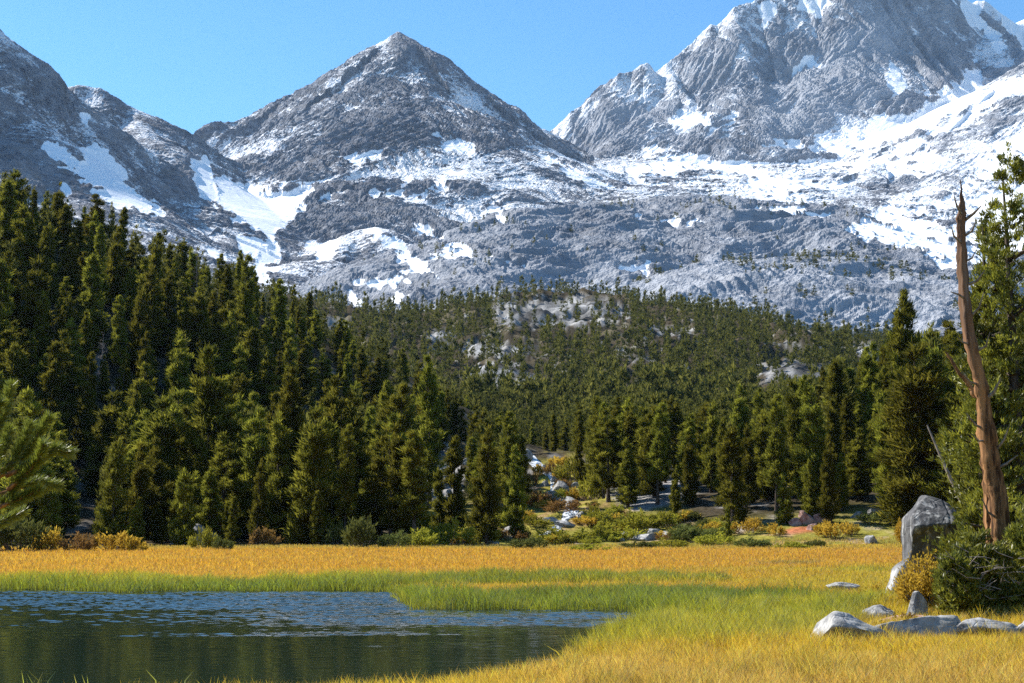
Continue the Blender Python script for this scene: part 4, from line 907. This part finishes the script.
SH = [
 (20, 556, 70, 34, 'willow', 'dark shrub at the far left end of the meadow edge, under the near pine branch'), (52, 553, 34, 24, 'gold', 'golden shrub right of the dark shrub at the far left'), (80, 555, 40, 19, 'rust', 'brownish low shrub between two golden ones at the far left'), (112, 555, 48, 20, 'gold', 'widest golden shrub on the left meadow edge'), (134, 556, 24, 13, 'gold', 'low golden shrub at the right end of the left golden row'),
 (205, 549, 30, 20, 'lime', 'yellow green shrub right below the grey boulder on the left'), (170, 542, 22, 26, 'lime', 'yellow lit shrub left of the grey boulder on the left'), (222, 550, 22, 12, 'willow', 'low green shrub right of the yellow green one by the left boulder'),
 (262, 546, 34, 18, 'rust', 'rusty shrub in the shade of the left forest edge'), (300, 545, 40, 17, 'willow', 'wide grey green shrub in the shade of the left forest'), (335, 546, 36, 22, 'willow', 'dark shrub with bare sticks at the left forest edge'), (360, 548, 40, 30, 'willow', 'twiggy olive shrub tangle at the right end of the left forest'), (395, 548, 34, 16, 'willow', 'green shrub by the dry bare bank'),
 (420, 547, 44, 17, 'lime', 'pale green shrub left of the yellow bank bushes'), (448, 546, 56, 24, 'lime', 'large yellow green shrub on the bank below the talus'), (480, 545, 44, 19, 'lime', 'yellow green shrub at the feet of the creek pines'), (430, 530, 40, 14, 'lime', 'small yellow shrub above the bank bushes'),
 (530, 549, 40, 12, 'willow', 'low dark green shrub by the creek mouth'), (512, 541, 34, 14, 'rust', 'reddish low shrub under the bushy dark pine'), (560, 543, 60, 13, 'lime', 'flat lime shrub in the middle of the open bank'), (600, 540, 46, 14, 'lime', 'lime shrub right of the creek rocks'),
 (640, 531, 42, 19, 'lime', 'round yellow green shrub behind the flat rocks'), (662, 528, 36, 15, 'lime', 'smaller yellow green shrub right of the round one'), (615, 526, 34, 12, 'willow', 'grey green shrub left of the round yellow green one'), (690, 541, 46, 16, 'willow', 'olive shrub right of the flat rocks'), (715, 545, 42, 11, 'lime', 'low lime shrub left of the sapling'),
 (572, 512, 50, 12, 'rust', 'red brown shrub patch below the cascade'), (540, 506, 28, 15, 'rust', 'orange brown shrub left of the cascade'), (592, 500, 28, 25, 'lime', 'bright lime shrub right of the cascade'), (574, 482, 34, 22, 'lime', 'bright yellow green shrub at the top right of the cascade'), (560, 467, 22, 10, 'gold', 'golden shrub at the very top of the cascade'), (531, 487, 16, 14, 'rust', 'small rusty shrub at the upper left of the cascade'),
 (749, 533, 34, 14, 'gold', 'golden yellow shrub behind the sapling'), (776, 536, 22, 12, 'gold', 'small golden shrub left of the reddish patch'), (835, 538, 40, 17, 'gold', 'golden shrub in front of the reddish rock pile'), (852, 536, 22, 12, 'gold', 'small golden shrub right of the reddish rock pile'), (752, 548, 40, 10, 'willow', 'low green shrub right of the sapling stem'), (790, 549, 36, 7, 'lime', 'flat lime shrub on the dry right bank'), (815, 547, 24, 7, 'willow', 'flat olive shrub below the reddish patch'),
 (905, 543, 20, 24, 'gold', 'yellow shrub just left of the tall boulder'), (880, 524, 50, 12, 'willow', 'grey green ground shrub on the bank behind the tall boulder'),
 (640, 549, 40, 8, 'willow', 'low green tuft below the flat rocks'), (590, 551, 40, 7, 'lime', 'low lime tuft at the rim of the orange meadow'), (668, 548, 44, 9, 'lime', 'lime tuft on the meadow rim between flat rocks and sapling'),
]
for a in SH: shrub(*a)
for q in range(58):                      # the loose yellow green scrub of the open bank
    a, b_ = random.uniform(415, 720), random.uniform(519, 546)
    if abs(a - 560) < 26 and b_ < 540: a += 60
    kd = random.choice(['lime', 'lime', 'lime', 'gold', 'rust', 'willow'])
    wd_ = {'lime': 'yellow green', 'gold': 'golden', 'rust': 'rusty', 'willow': 'olive'}[kd]
    pl_ = 'left of the creek mouth' if a < 540 else ('right of the creek mouth' if a < 620 else ('around the flat rocks' if a < 685 else 'left of the meadow sapling'))
    shrub(a, b_, random.uniform(20, 40), random.uniform(6, 12), kd, f'{wd_} low bush {"at the meadow rim" if b_ > 534 else "up the bank"} {pl_}', None, 'scrub of the open bank')
for q in range(16):
    a, b_ = random.uniform(536, 606), random.uniform(470, 512); kd = random.choice(['lime', 'lime', 'gold', 'rust'])
    wd_ = {'lime': 'yellow green', 'gold': 'golden', 'rust': 'rusty'}[kd]
    shrub(a, b_, random.uniform(10, 22), random.uniform(7, 13), kd, f'small {wd_} bush {"left" if a < 562 else "right"} of the {"upper" if b_ < 490 else "lower"} cascade', None, 'bushes beside the cascade')

# ------------------------------------------------------------------ rocks
def rock_mesh(seed, sx, sy, sz, mat, cuts=13, name='rock', sub=4, sharp=0.78):
    import bmesh
    rg = np.random.default_rng(seed); bm = bmesh.new(); bmesh.ops.create_icosphere(bm, subdivisions=sub, radius=1)
    co = np.array([v.co[:] for v in bm.verts])
    for k in range(cuts):
        nrm_ = norm(rg.normal(size=3) * np.array([1, 1, 0.8])); d = rg.uniform(0.38, sharp); e = co @ nrm_ - d
        co = co - np.maximum(e, 0)[:, None] * nrm_[None]
    co = co * (1 + 0.05 * perlin(co[:, 0] * 3 + seed, co[:, 1] * 3 + co[:, 2] * 2, seed)[:, None] + 0.025 * perlin(co[:, 0] * 8 + seed, co[:, 1] * 8 + co[:, 2] * 7, seed + 1)[:, None])
    co = (co - (co.max(0) + co.min(0)) / 2) / ((co.max(0) - co.min(0)) / 2)
    for v, c in zip(bm.verts, co): v.co = (c[0] * sx, c[1] * sy, c[2] * sz)
    m = bpy.data.meshes.new(name); bm.to_mesh(m); bm.free(); m.materials.append(mat)
    m.polygons.foreach_set('use_smooth', [sub > 4] * len(m.polygons))
    return m
def rock(px_, base_py, wpx, hpx, label, mat=None, seed=None, Yd=None, group=None, deep=0.8, sink=0.3, name='rock', rz=0.0):
    if Yd is None:
        Ys = np.concatenate([np.linspace(30, 178, 300), np.linspace(178, 340, 240)]); P = np.array([at(px_, base_py, a) for a in Ys]); zz = h_near(P[:, 0], P[:, 1])
        k = np.argmax(zz >= P[:, 2]); Yd = Ys[k] if (zz >= P[:, 2]).any() else 178
    s = Yd / FPX; X = at(px_, base_py, Yd)[0]; w, h = wpx * s / 2, hpx * s
    seed = seed if seed is not None else int(px_ * 7 + base_py)
    m = rock_mesh(seed, w, w * deep, h * (0.5 + sink) * 1.05, mat or M_ROCK, sub=5 if wpx > 25 else 3)
    o = link(name, m, None, (X, Yd + w * deep * 0.7, h1(X, Yd) + h * (0.5 - sink)))
    o.rotation_euler = (0, 0, rz)
    tag(o, label, 'rock', group); return o
rock(201, 537, 36, 20, 'pale grey boulder at the left forest edge behind the small pine', Yd=186, seed=3)
rock(176, 533, 14, 10, 'small bright rock left of the pale boulder at the left forest edge', Yd=187)
rock(845, 594, 34, 11, 'grey rock lying in the meadow left of the tall boulder', seed=12, deep=0.6)
rock(775, 609, 30, 8, 'low dark rock nearly buried in the lime grass', seed=17, mat=M_DARKROCK)
rock(872, 544, 14, 8, 'small dark rock on the dry bank left of the tall boulder', mat=M_DARKROCK, seed=4)
rock(918, 622, 24, 28, 'upright white rock between the golden shrub and the low slab', seed=21, deep=0.8)
rock(881, 622, 40, 15, 'dark cracked rock resting behind the pale slab', mat=M_DARKROCK, seed=25)
rock(850, 645, 98, 31, 'pale rounded slab in front, nearest the golden grass', seed=31, deep=0.7, sink=0.4)
rock(922, 643, 126, 24, 'long flat grey slab right of the pale rounded slab', seed=37, deep=0.6, sink=0.3)
rock(905, 625, 50, 10, 'thin reddish stained slab under the upright white rock', seed=41, mat=M_REDROCK, Yd=44.5)
rock(990, 643, 96, 22, 'dark layered ledge with white streaks below the pine thicket', seed=45, mat=M_DARKROCK, deep=0.5, sink=0.4)
rock(1050, 643, 70, 24, 'dark layered ledge at the right edge of the picture', seed=47, mat=M_DARKROCK, deep=0.5, sink=0.4)
rock(38, 268, 26, 14, 'grey rock on the left hilltop by the bent pine', Yd=332, seed=5)
CR = 'rocks of the creek cascade'
for q, (a, b, w, h, lb, mt) in enumerate([
    (528, 462, 10, 12, 'white rock at the top of the cascade', M_ROCK), (546, 474, 12, 8, 'grey rock high on the left of the cascade', M_ROCK), (562, 496, 20, 15, 'big dark squarish rock in the middle of the cascade', M_DARKROCK), (552, 500, 14, 9, 'pale rock left of the big squarish cascade rock', M_ROCK), (570, 505, 16, 8, 'pale flat rock below the big squarish cascade rock', M_ROCK),
    (545, 487, 10, 7, 'small pale rock left of the white water', M_ROCK), (575, 489, 8, 6, 'small rock right of the white water', M_ROCK), (555, 483, 8, 6, 'small dark rock in the upper white water', M_DARKROCK),
    (552, 524, 26, 7, 'flat grey rock at the left of the creek mouth', M_ROCK), (566, 528, 24, 7, 'flat pale rock at the middle of the creek mouth', M_ROCK), (582, 519, 18, 7, 'grey rock at the right of the creek mouth', M_ROCK), (598, 516, 16, 6, 'far right rock of the creek mouth', M_ROCK),
    (521, 519, 14, 8, 'rock in the shade under the bushy dark pine', M_DARKROCK), (512, 533, 22, 8, 'dark rock right of the two-topped pine foot', M_DARKROCK), (493, 545, 14, 4, 'pale stone in the grass below the creek pines', M_ROCK)]):
    rock(a, b, w, h, lb, mt, seed=60 + q, group=CR)
for q, (a, b, w, h, lb) in enumerate([(648, 541, 34, 7, 'widest flat grey rock right of the creek mouth'), (632, 537, 22, 5, 'left flat rock of the group right of the creek mouth'), (664, 538, 20, 6, 'right flat rock of the group right of the creek mouth'), (655, 534, 16, 5, 'topmost flat rock of the group right of the creek mouth'), (620, 541, 10, 4, 'little stone at the left end of the flat rocks')]):
    rock(a, b, w, h, lb, seed=90 + q, group='flat rocks by the meadow rim')
for q, (a, b, w, h, lb) in enumerate([(808, 525, 20, 12, 'largest reddish rock of the pile'), (822, 524, 16, 10, 'reddish rock at the right end of the pile'), (796, 527, 14, 8, 'reddish rock at the left end of the pile'), (814, 530, 14, 6, 'low reddish rock in front of the pile'), (804, 518, 10, 7, 'small reddish rock on top of the pile'), (858, 519, 18, 7, 'grey rock on the bank right of the reddish pile'), (878, 517, 20, 7, 'grey rock on the bank left of the tall boulder top')]):
    rock(a, b, w, h, lb, M_REDROCK if q < 5 else M_ROCK, seed=100 + q, group='rocks of the reddish pile' if q < 5 else None)
for q in range(16):
    a, b = 441 + R0.normal(0, 11), 478 + R0.normal(0, 22); b = min(max(b, 450), 520)
    rock(a, b, R0.uniform(7, 15), R0.uniform(5, 10), 'grey talus block on the bare patch left of the creek', seed=120 + q, group='talus blocks')

# the tall boulder: two leaning blocks grown into one, with a waist
def hull(bm, pts):
    import bmesh
    vs_ = [bm.verts.new(p) for p in pts]; bmesh.ops.convex_hull(bm, input=vs_)
import bmesh
YB = 57.0; sB = YB / FPX
def bp_(px_, py_, dy): p = at(px_, py_, YB); return (p[0] - at(920, 600, YB)[0], dy, p[2])
bm = bmesh.new()
hull(bm, [bp_(935, 494, 1.0), bp_(950, 498, 0.9), bp_(961, 510, 0.7), bp_(923, 503, 0.5), bp_(914, 513, 0.2), bp_(911, 526, -0.25), bp_(954, 523, -0.45), bp_(968, 530, -0.2), bp_(913, 548, 0.3), bp_(916, 566, 0.7), bp_(960, 575, 0.65), bp_(972, 585, 0.7), bp_(935, 495, 2.0), bp_(966, 515, 2.1), bp_(914, 520, 1.8), bp_(915, 585, 1.9), bp_(972, 590, 2.2)])
me = bpy.data.meshes.new('b1'); bm.to_mesh(me); bm.free()
bm = bmesh.new(); bm.from_mesh(me)
hull(bm, [bp_(887, 608, 0.1), bp_(893, 588, 0.2), bp_(903, 568, 0.4), bp_(915, 555, 0.5), bp_(950, 560, 0.5), bp_(960, 612, -0.2), bp_(930, 612, -0.3), bp_(893, 612, 0.6), bp_(905, 570, 1.9), bp_(960, 612, 2.4), bp_(893, 612, 2.0), bp_(955, 555, 2.0)])
bm.to_mesh(me); bm.free()
tmp = bpy.data.objects.new('tmp', me); COL.objects.link(tmp)
md = tmp.modifiers.new('r', 'REMESH'); md.mode = 'VOXEL'; md.voxel_size = 0.05
md2 = tmp.modifiers.new('s', 'SMOOTH'); md2.iterations = 1; md2.factor = 0.5
bpy.context.view_layer.update()
bmesh_ = bpy.data.meshes.new_from_object(tmp.evaluated_get(bpy.context.evaluated_depsgraph_get()))
bpy.data.objects.remove(tmp)
co = np.zeros(len(bmesh_.vertices) * 3, np.float32); bmesh_.vertices.foreach_get('co', co); co = co.reshape(-1, 3).astype(float)
nr = np.zeros(len(bmesh_.vertices) * 3, np.float32); bmesh_.vertices.foreach_get('normal', nr); nr = nr.reshape(-1, 3)
dsp = 0.06 * fbm(co[:, 0] + co[:, 1] * 0.7, co[:, 2] + co[:, 1] * 0.4, 0.9, 4, 200, 0.55) - 0.05 * np.exp(-((co[:, 0] - (0.95 + 0.15 * (co[:, 2] - 2))) / 0.03) ** 2)
co += nr * dsp[:, None]
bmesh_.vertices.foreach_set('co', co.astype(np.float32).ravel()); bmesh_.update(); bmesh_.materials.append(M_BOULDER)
bmesh_.polygons.foreach_set('use_smooth', [True] * len(bmesh_.polygons)); bmesh_.name = 'boulder'
tag(link('boulder', bmesh_, None, (at(920, 600, YB)[0], YB, 0)), 'tall grey granite boulder, front darkened by stain and painted shade, left of the orange snag', 'boulder')

# creek: white water running down between the rocks
pth = []
for a, b in ((530, 458), (542, 470), (552, 479), (556, 488), (559, 497), (566, 505), (572, 512), (566, 520), (558, 527), (545, 536)):
    Ys = np.linspace(175, 420, 400); P = np.array([at(a, b, q) for q in Ys]); zz = h_near(P[:, 0], P[:, 1]); k = np.argmax(zz >= P[:, 2]); pth.append((P[k, 0], P[k, 1]))
pth = np.array(pth); tt = np.linspace(0, len(pth) - 1, 70); cxs = np.interp(tt, np.arange(len(pth)), pth[:, 0]); cys = np.interp(tt, np.arange(len(pth)), pth[:, 1])
dirx = np.gradient(cxs); diry = np.gradient(cys); ll = np.hypot(dirx, diry); nx, ny = -diry / ll, dirx / ll
cols_ = np.linspace(-1, 1, 7); wdt = 0.7 + 0.3 * np.sin(tt * 2.3)
X = cxs[:, None] + nx[:, None] * cols_ * wdt[:, None]; Y_ = cys[:, None] + ny[:, None] * cols_ * wdt[:, None]
Z = h_near(X.ravel(), Y_.ravel()).reshape(X.shape) + 0.16 - 0.1 * cols_[None] ** 2 + 0.06 * perlin(X * 2, Y_ * 2, 9)
m, nt, out = new_mat('white_water'); b = NT(nt); f_ = b.noise(1.8, 5, 0.7, b.pos())
c_ = b.mix(b.smap(f_, 0.42, 0.58), (0.06, 0.08, 0.09), (0.8, 0.82, 0.84))
nt.links.new(b.n('ShaderNodeBsdfPrincipled', {'Base Color': c_, 'Roughness': 0.25}).outputs[0], out.inputs[0])
tag(link('stream', np_mesh('stream', np.stack([X.ravel(), Y_.ravel(), Z.ravel()], 1), quads(*X.shape), None, True, [m])), 'small white creek tumbling between rocks to the meadow', 'creek', kind='structure')

# ------------------------------------------------------------------ right foreground: snag, living pine, thicket
YS = 49.0
def snag(name, pts, radii, stubs, label, Yd, seed):
    P = np.array([at(a, b, Yd) for a, b in pts]); base = P[-1].copy()
    o = empty(name, (base[0], base[1], h1(base[0], base[1])))
    t0 = np.arange(len(P)); tf = np.linspace(0, len(P) - 1, len(P) * 5)
    Pi = np.stack([np.interp(tf, t0, P[:, k]) for k in range(3)], 1); ri = np.interp(tf, t0, np.array(radii) * (0.8 if radii[-1] > 10 else 1) * Yd / FPX)
    rg = np.random.default_rng(seed); Pi[:, 0] += rg.normal(0, 0.012, len(Pi))
    off_ = np.array(o.location)
    mb = MB(); Pi[:, 0] += np.cumsum(rg.normal(0, 0.012, len(Pi))) * 0.6; ri = ri * rg.uniform(0.86, 1.12, len(ri))
    off_ = np.array(o.location); mb.tube((Pi - off_)[::-1], ri[::-1], 16, 0.26, seed, 0.05)
    if radii[-1] > 10:                              # twisted strands and deep grooves of the weathered wood
        for q in range(5):
            ph = q * 1.26 + np.linspace(0, 2.2, len(Pi)); rr = ri * 0.72
            S_ = (Pi - off_) + np.stack([np.cos(ph) * rr, np.sin(ph) * rr, 0 * rr], 1)
            k0, k1 = sorted(rg.integers(4, len(Pi) - 1, 2)); k1 = max(k1, k0 + 14); k1 = min(k1, len(Pi))
            if k1 - k0 > 5: mb.tube(S_[k0:k1][::-1], (ri[k0:k1] * 0.42 * np.sin(np.linspace(0.25, 2.9, k1 - k0)))[::-1], 7, 0.25, seed + q)
    link('trunk', mb.mesh('trunk', M_SNAG), o)
    for (a, b), (c, d), (e, g), r in stubs:
        q0, q1, q2 = (np.array(at(u, v, Yd + w)) - off_ for u, v, w in ((a, b, 0), (c, d, -0.3), (e, g, -0.5)))
        sb = MB(); sb.tube([q0, q1, q2], np.array([r, r * 0.7, r * 0.25]) * Yd / FPX, 6, 0.15, seed); link('branch', sb.mesh('branch', M_DEAD), o)
    tag(o, label, 'dead tree'); return o
snag('dead_tree', [(961, 180), (962, 192), (963, 206), (963, 222), (964, 250), (966, 290), (970, 330), (978, 365), (984, 394), (988, 420), (993, 460), (999, 497), (1004, 535), (1008, 565), (1013, 595), (1016, 615)],
     [0.6, 1.2, 4.0, 4.8, 5.6, 6.3, 6.8, 7.5, 8.6, 9.5, 10.5, 11.2, 11.8, 12.5, 14.5, 17],
     [((963, 216), (957, 206), (954, 196), 1.6), ((963, 244), (954, 236), (951, 226), 1.5), ((965, 220), (974, 213), (981, 206), 2.0), ((964, 262), (972, 258), (976, 250), 1.3), ((967, 300), (958, 294), (951, 292), 1.5), ((973, 345), (962, 342), (957, 336), 1.4), ((985, 400), (994, 392), (1001, 378), 2.4), ((986, 430), (976, 425), (966, 413), 1.6), ((969, 318), (979, 308), (984, 292), 1.5), ((993, 470), (1006, 464), (1018, 455), 2), ((996, 450), (1004, 440), (1010, 424), 1.7), ((1000, 520), (988, 512), (982, 498), 1.5), ((964, 236), (972, 231), (977, 219), 1.6), ((966, 285), (977, 281), (985, 270), 1.9), ((975, 352), (986, 346), (990, 332), 1.6), ((981, 385), (970, 382), (962, 371), 1.5), ((990, 440), (979, 441), (971, 433), 1.5)],
     'tall dead snag with orange weathered wood and a broken tip at the right', YS, 5)
snag('dead_tree', [(980, 412), (985, 440), (988, 470), (990, 500), (992, 540), (993, 575), (995, 605)], [1.5, 3.5, 4.5, 5.0, 5.5, 6, 7], [((983, 430), (975, 424), (968, 418), 1.2)], 'shorter second snag stem close beside the tall orange snag', YS + 1.0, 8)
snag('dead_tree', [(977, 398), (972, 388), (966, 380), (954, 364), (946, 352)][::-1], [0.8, 1.4, 1.8, 2.2, 2.5], [], 'thin dead stick slanting between the right forest and the orange snag', YS + 1.5, 9)

def near_pine(px_, base_py, top_py, Yd, R, seed, label, nb, base, mat=M_PINE_NEAR, tw=13, up=0.5, leaders=2):
    X = at(px_, base_py, Yd)[0]; zg = h1(X, Yd); h = at(px_, top_py, Yd)[2] - zg
    v, f, t, lb = pine_crown(h, R, seed, nb, tw, 12, 0.20, 0.045, leaders, base, up)
    o = empty('pine_tree', (X, Yd, zg)); link('trunk', pine_trunk(h, 0.2 + 0.008 * h, lb, seed, M_BARK), o); link('crown', np_mesh('crown', v, f, {'tint': t}, False, [mat]), o)
    return tag(o, label, 'tree', 'pines at the right foreground')
near_pine(1026, 606, 146, 53, 2.3, 21, 'tall green pine filling the right edge behind the orange snag', 330, 0.05, leaders=3)
near_pine(1003, 606, 205, 55, 1.5, 22, 'slimmer green pine right behind the orange snag', 260, 0.10, leaders=2)
near_pine(1085, 606, 120, 58, 3.0, 23, 'pine at the far right, mostly beyond the picture edge', 260, 0.05, leaders=2)
near_pine(990, 600, 395, 55.5, 1.0, 24, 'bright green pine sapling between the tall boulder and the snag', 200, 0.05, up=0.7, leaders=2)
near_pine(980, 618, 540, 46.5, 1.1, 25, 'low spreading pine thicket at the foot of the snag', 105, 0.02, up=0.55, leaders=3)
near_pine(955, 618, 562, 46.0, 0.6, 26, 'small round pine bush left of the snag foot', 60, 0.02, up=0.6, leaders=2)
near_pine(1044, 618, 500, 47.5, 1.2, 27, 'bushy young pine at the right picture edge below the trunk', 150, 0.02, up=0.6, leaders=2)
near_pine(990, 606, 290, 53.5, 0.8, 28, 'thin airy pine whose sprays stand close around the orange snag', 130, 0.15, up=0.6, leaders=1)
# golden shrub in front of the boulder
def near_shrub(px_, base_py, wpx, hpx, Yd, mat, label, seed, n=4200, L=0.12):
    s = Yd / FPX; X = at(px_, base_py, Yd)[0]; a, b = shrub_mesh(seed, wpx * s / 2, hpx * s, n, L, 0.05, mat)
    o = empty('shrub', (X, Yd, h1(X, Yd) - 0.02)); link('leaves', a, o); link('stems', b, o); return tag(o, label, 'shrub', 'shrubs by the snag')
near_shrub(926, 612, 56, 50, 48.5, M_GOLD, 'bright golden shrub in front of the tall boulder', 401)
near_shrub(878, 600, 50, 16, 57, M_GOLD, 'low golden shrub at the left foot of the tall boulder', 402, 1500)
near_shrub(946, 632, 24, 16, 43.0, M_RUST, 'small rusty shrub on the flat slab', 403, 500)
near_shrub(872, 632, 26, 14, 42.5, M_GOLD, 'small golden tuft growing from the pale slab', 404, 400)
near_shrub(905, 622, 24, 12, 45.0, M_RUST, 'small reddish shrub between dark cracked rock and white rock', 405, 500)
# bare grey twigs in the thicket
tw = MB(); cx_, cy__, cz_ = at(985, 575, 45.6)
for k in range(40):
    a = np.array([cx_, cy__, cz_]) + R0.normal(0, 1, 3) * np.array([0.6, 0.15, 0.35]); e = a + np.array([R0.normal(0, 0.4), R0.normal(-0.1, 0.15), R0.uniform(-0.1, 0.35)])
    tw.tube([a, (a + e) / 2 + R0.normal(0, 0.04, 3), e], [0.016, 0.011, 0.004], 4, 0, k)
tw.tube([(cx_ - 0.4, cy__ + 0.6, 0.4), (cx_, cy__ + 0.2, cz_), (cx_ + 0.4, cy__, cz_ + 0.3)], [0.04, 0.03, 0.01], 5, 0.1, 1)
tag(link('dead_twigs', tw.mesh('dead_twigs', M_DEAD)), 'tangle of bare grey twigs in the pine thicket at the foot of the snag', 'twigs')

# ------------------------------------------------------------------ left foreground pine with bottlebrush branches
def brush(mb_pts, rg, C, D, T, ndens=1500, nl=0.05):
    P = np.asarray(mb_pts, float); L = np.linalg.norm(np.diff(P, axis=0), axis=1); s = np.concatenate([[0], np.cumsum(L)]); n = int(ndens * s[-1])
    t = rg.uniform(0.12, 1, n) * s[-1]; c = np.stack([np.interp(t, s, P[:, k]) for k in range(3)], 1)
    e = np.clip(t + 0.02, 0, s[-1] + 1); tang = norm(np.stack([np.interp(np.minimum(t + 0.01, s[-1]), s, P[:, k]) - np.interp(np.maximum(t - 0.02, 0), s, P[:, k]) for k in range(3)], 1))
    rad = norm(np.cross(tang, rg.normal(size=(n, 3))))
    C.append(c); D.append(tang * 0.75 + rad * rg.uniform(0.5, 1.0, (n, 1))); T.append(np.clip(0.35 + 0.5 * t / s[-1] + rg.normal(0, 0.15, n), 0, 1))
rg = np.random.default_rng(55); YL = 8.0
tx0 = at(-75, 500, YL)[0]; o = empty('pine_tree', (tx0, YL, h1(tx0, YL))); offo = np.array(o.location)
mb = MB(); top = np.array(at(-70, 330, YL)) - offo
mb.tube([(0, 0, -0.3), (0.02, 0, 0.8), (-0.02, 0.03, 1.6), top], [0.11, 0.09, 0.06, 0.015], 9, 0.12, 2); link('trunk', mb.mesh('trunk', M_BARK), o)
br = [ # pixel paths of branches (left picture edge), depth offsets
 [(-40, 470), (-10, 440), (4, 412), (11, 386)], [(-30, 490), (4, 474), (28, 450), (49, 417)], [(6, 476), (32, 464), (54, 449), (71, 453)], [(-20, 500), (14, 490), (38, 481), (58, 486)], [(-30, 520), (0, 507), (24, 497), (40, 490)],
 [(-40, 440), (-18, 425), (-6, 412), (1, 402)], [(-40, 520), (-10, 510), (10, 498), (18, 480)], [(-10, 480), (12, 462), (24, 440), (30, 424)], [(-30, 480), (-8, 462), (4, 446), (8, 430)], [(-40, 540), (-12, 528), (6, 520), (22, 512)], [(-40, 500), (-16, 478), (-6, 462), (-4, 446)], [(8, 490), (26, 474), (38, 460), (44, 444)],
 [(-70, 420), (-40, 395), (-20, 375), (-12, 360)], [(-70, 470), (-100, 450), (-130, 440), (-150, 420)], [(-70, 400), (-95, 380), (-110, 360), (-120, 345)], [(-70, 370), (-72, 350), (-70, 330), (-70, 318)]]
C, D, T = [], [], []; bm_ = MB()
for k, pts in enumerate(br):
    dy = rg.uniform(-0.25, 0.25); P = np.array([np.array(at(a, b, YL + dy * (q / 3.0))) - offo for q, (a, b) in enumerate(pts)])
    bm_.tube(P, np.linspace(0.014, 0.006, len(P)), 5, 0.1, k); brush(P if k in (2, 7, 11) else P[1:], rg, C, D, T, 3400)
link('branch', bm_.mesh('branch', bark_mat('reddish_twigs', (0.16, 0.07, 0.03), (0.36, 0.2, 0.1), 30)), o)
C = np.concatenate(C); D = np.concatenate(D); T = np.concatenate(T); v, f = blades(C, D + rg.normal(0, 0.12, D.shape), 0.055 * rg.uniform(0.75, 1.15, len(C)), 0.0042, rg, 0.5)
link('crown', np_mesh('crown', v, f, {'tint': np.repeat(T, 4)}, False, [leaf_mat('near_needles', (0.055, 0.09, 0.013), (0.23, 0.26, 0.032), 0.45, 0.0, 0.05)]), o)
tag(o, 'near pine bough with thick green bottlebrush needles reaching in from the left edge', 'tree')

# ------------------------------------------------------------------ haze
m, nt, out = new_mat('haze_air')
pv = nt.nodes.new('ShaderNodeVolumePrincipled'); pv.inputs['Color'].default_value = (0.55, 0.75, 1.0, 1); pv.inputs['Density'].default_value = 0.000017; pv.inputs['Anisotropy'].default_value = 0.2
nt.links.new(pv.outputs[0], out.inputs['Volume'])
x0, x1, y0, y1, z0, z1 = -9200, 9200, -9200, 9100, -4, 1900
V = [(x0, y0, z0), (x1, y0, z0), (x1, y1, z0), (x0, y1, z0), (x0, y0, z1), (x1, y0, z1), (x1, y1, z1), (x0, y1, z1)]
hz_o = link('haze', np_mesh('haze', V, [[0, 3, 2, 1], [4, 5, 6, 7], [0, 1, 5, 4], [1, 2, 6, 5], [2, 3, 7, 6], [3, 0, 4, 7]], None, False, [m]))
tag(hz_o, 'thin blue mountain air between the meadow and the peaks', 'haze', kind='stuff')

# ------------------------------------------------------------------ labels that still coincide: tell them apart by their order from the left
bpy.context.view_layer.update()
ORD = ['leftmost', 'second from left', 'third from left', 'fourth from left', 'fifth from left', 'sixth from left', 'seventh from left', 'eighth from left', 'ninth from left', 'tenth from left', 'eleventh from left', 'twelfth from left', 'thirteenth from left', 'fourteenth from left', 'fifteenth from left', 'sixteenth from left']
same = {}
for o in SC.objects:
    if o.parent is None and o.get('label') and o.get('kind') is None: same.setdefault(o['label'], []).append(o)
for lb, os_ in same.items():
    if 1 < len(os_) <= 16:
        os_.sort(key=lambda o: project(o.location.x, o.location.y, o.location.z)[0])
        for k, o in enumerate(os_):
            w = ('left one of two' if k == 0 else 'right one of two') if len(os_) == 2 else ('rightmost' if k == len(os_) - 1 else ORD[k])
            o['label'] = f'{lb}, {w}'
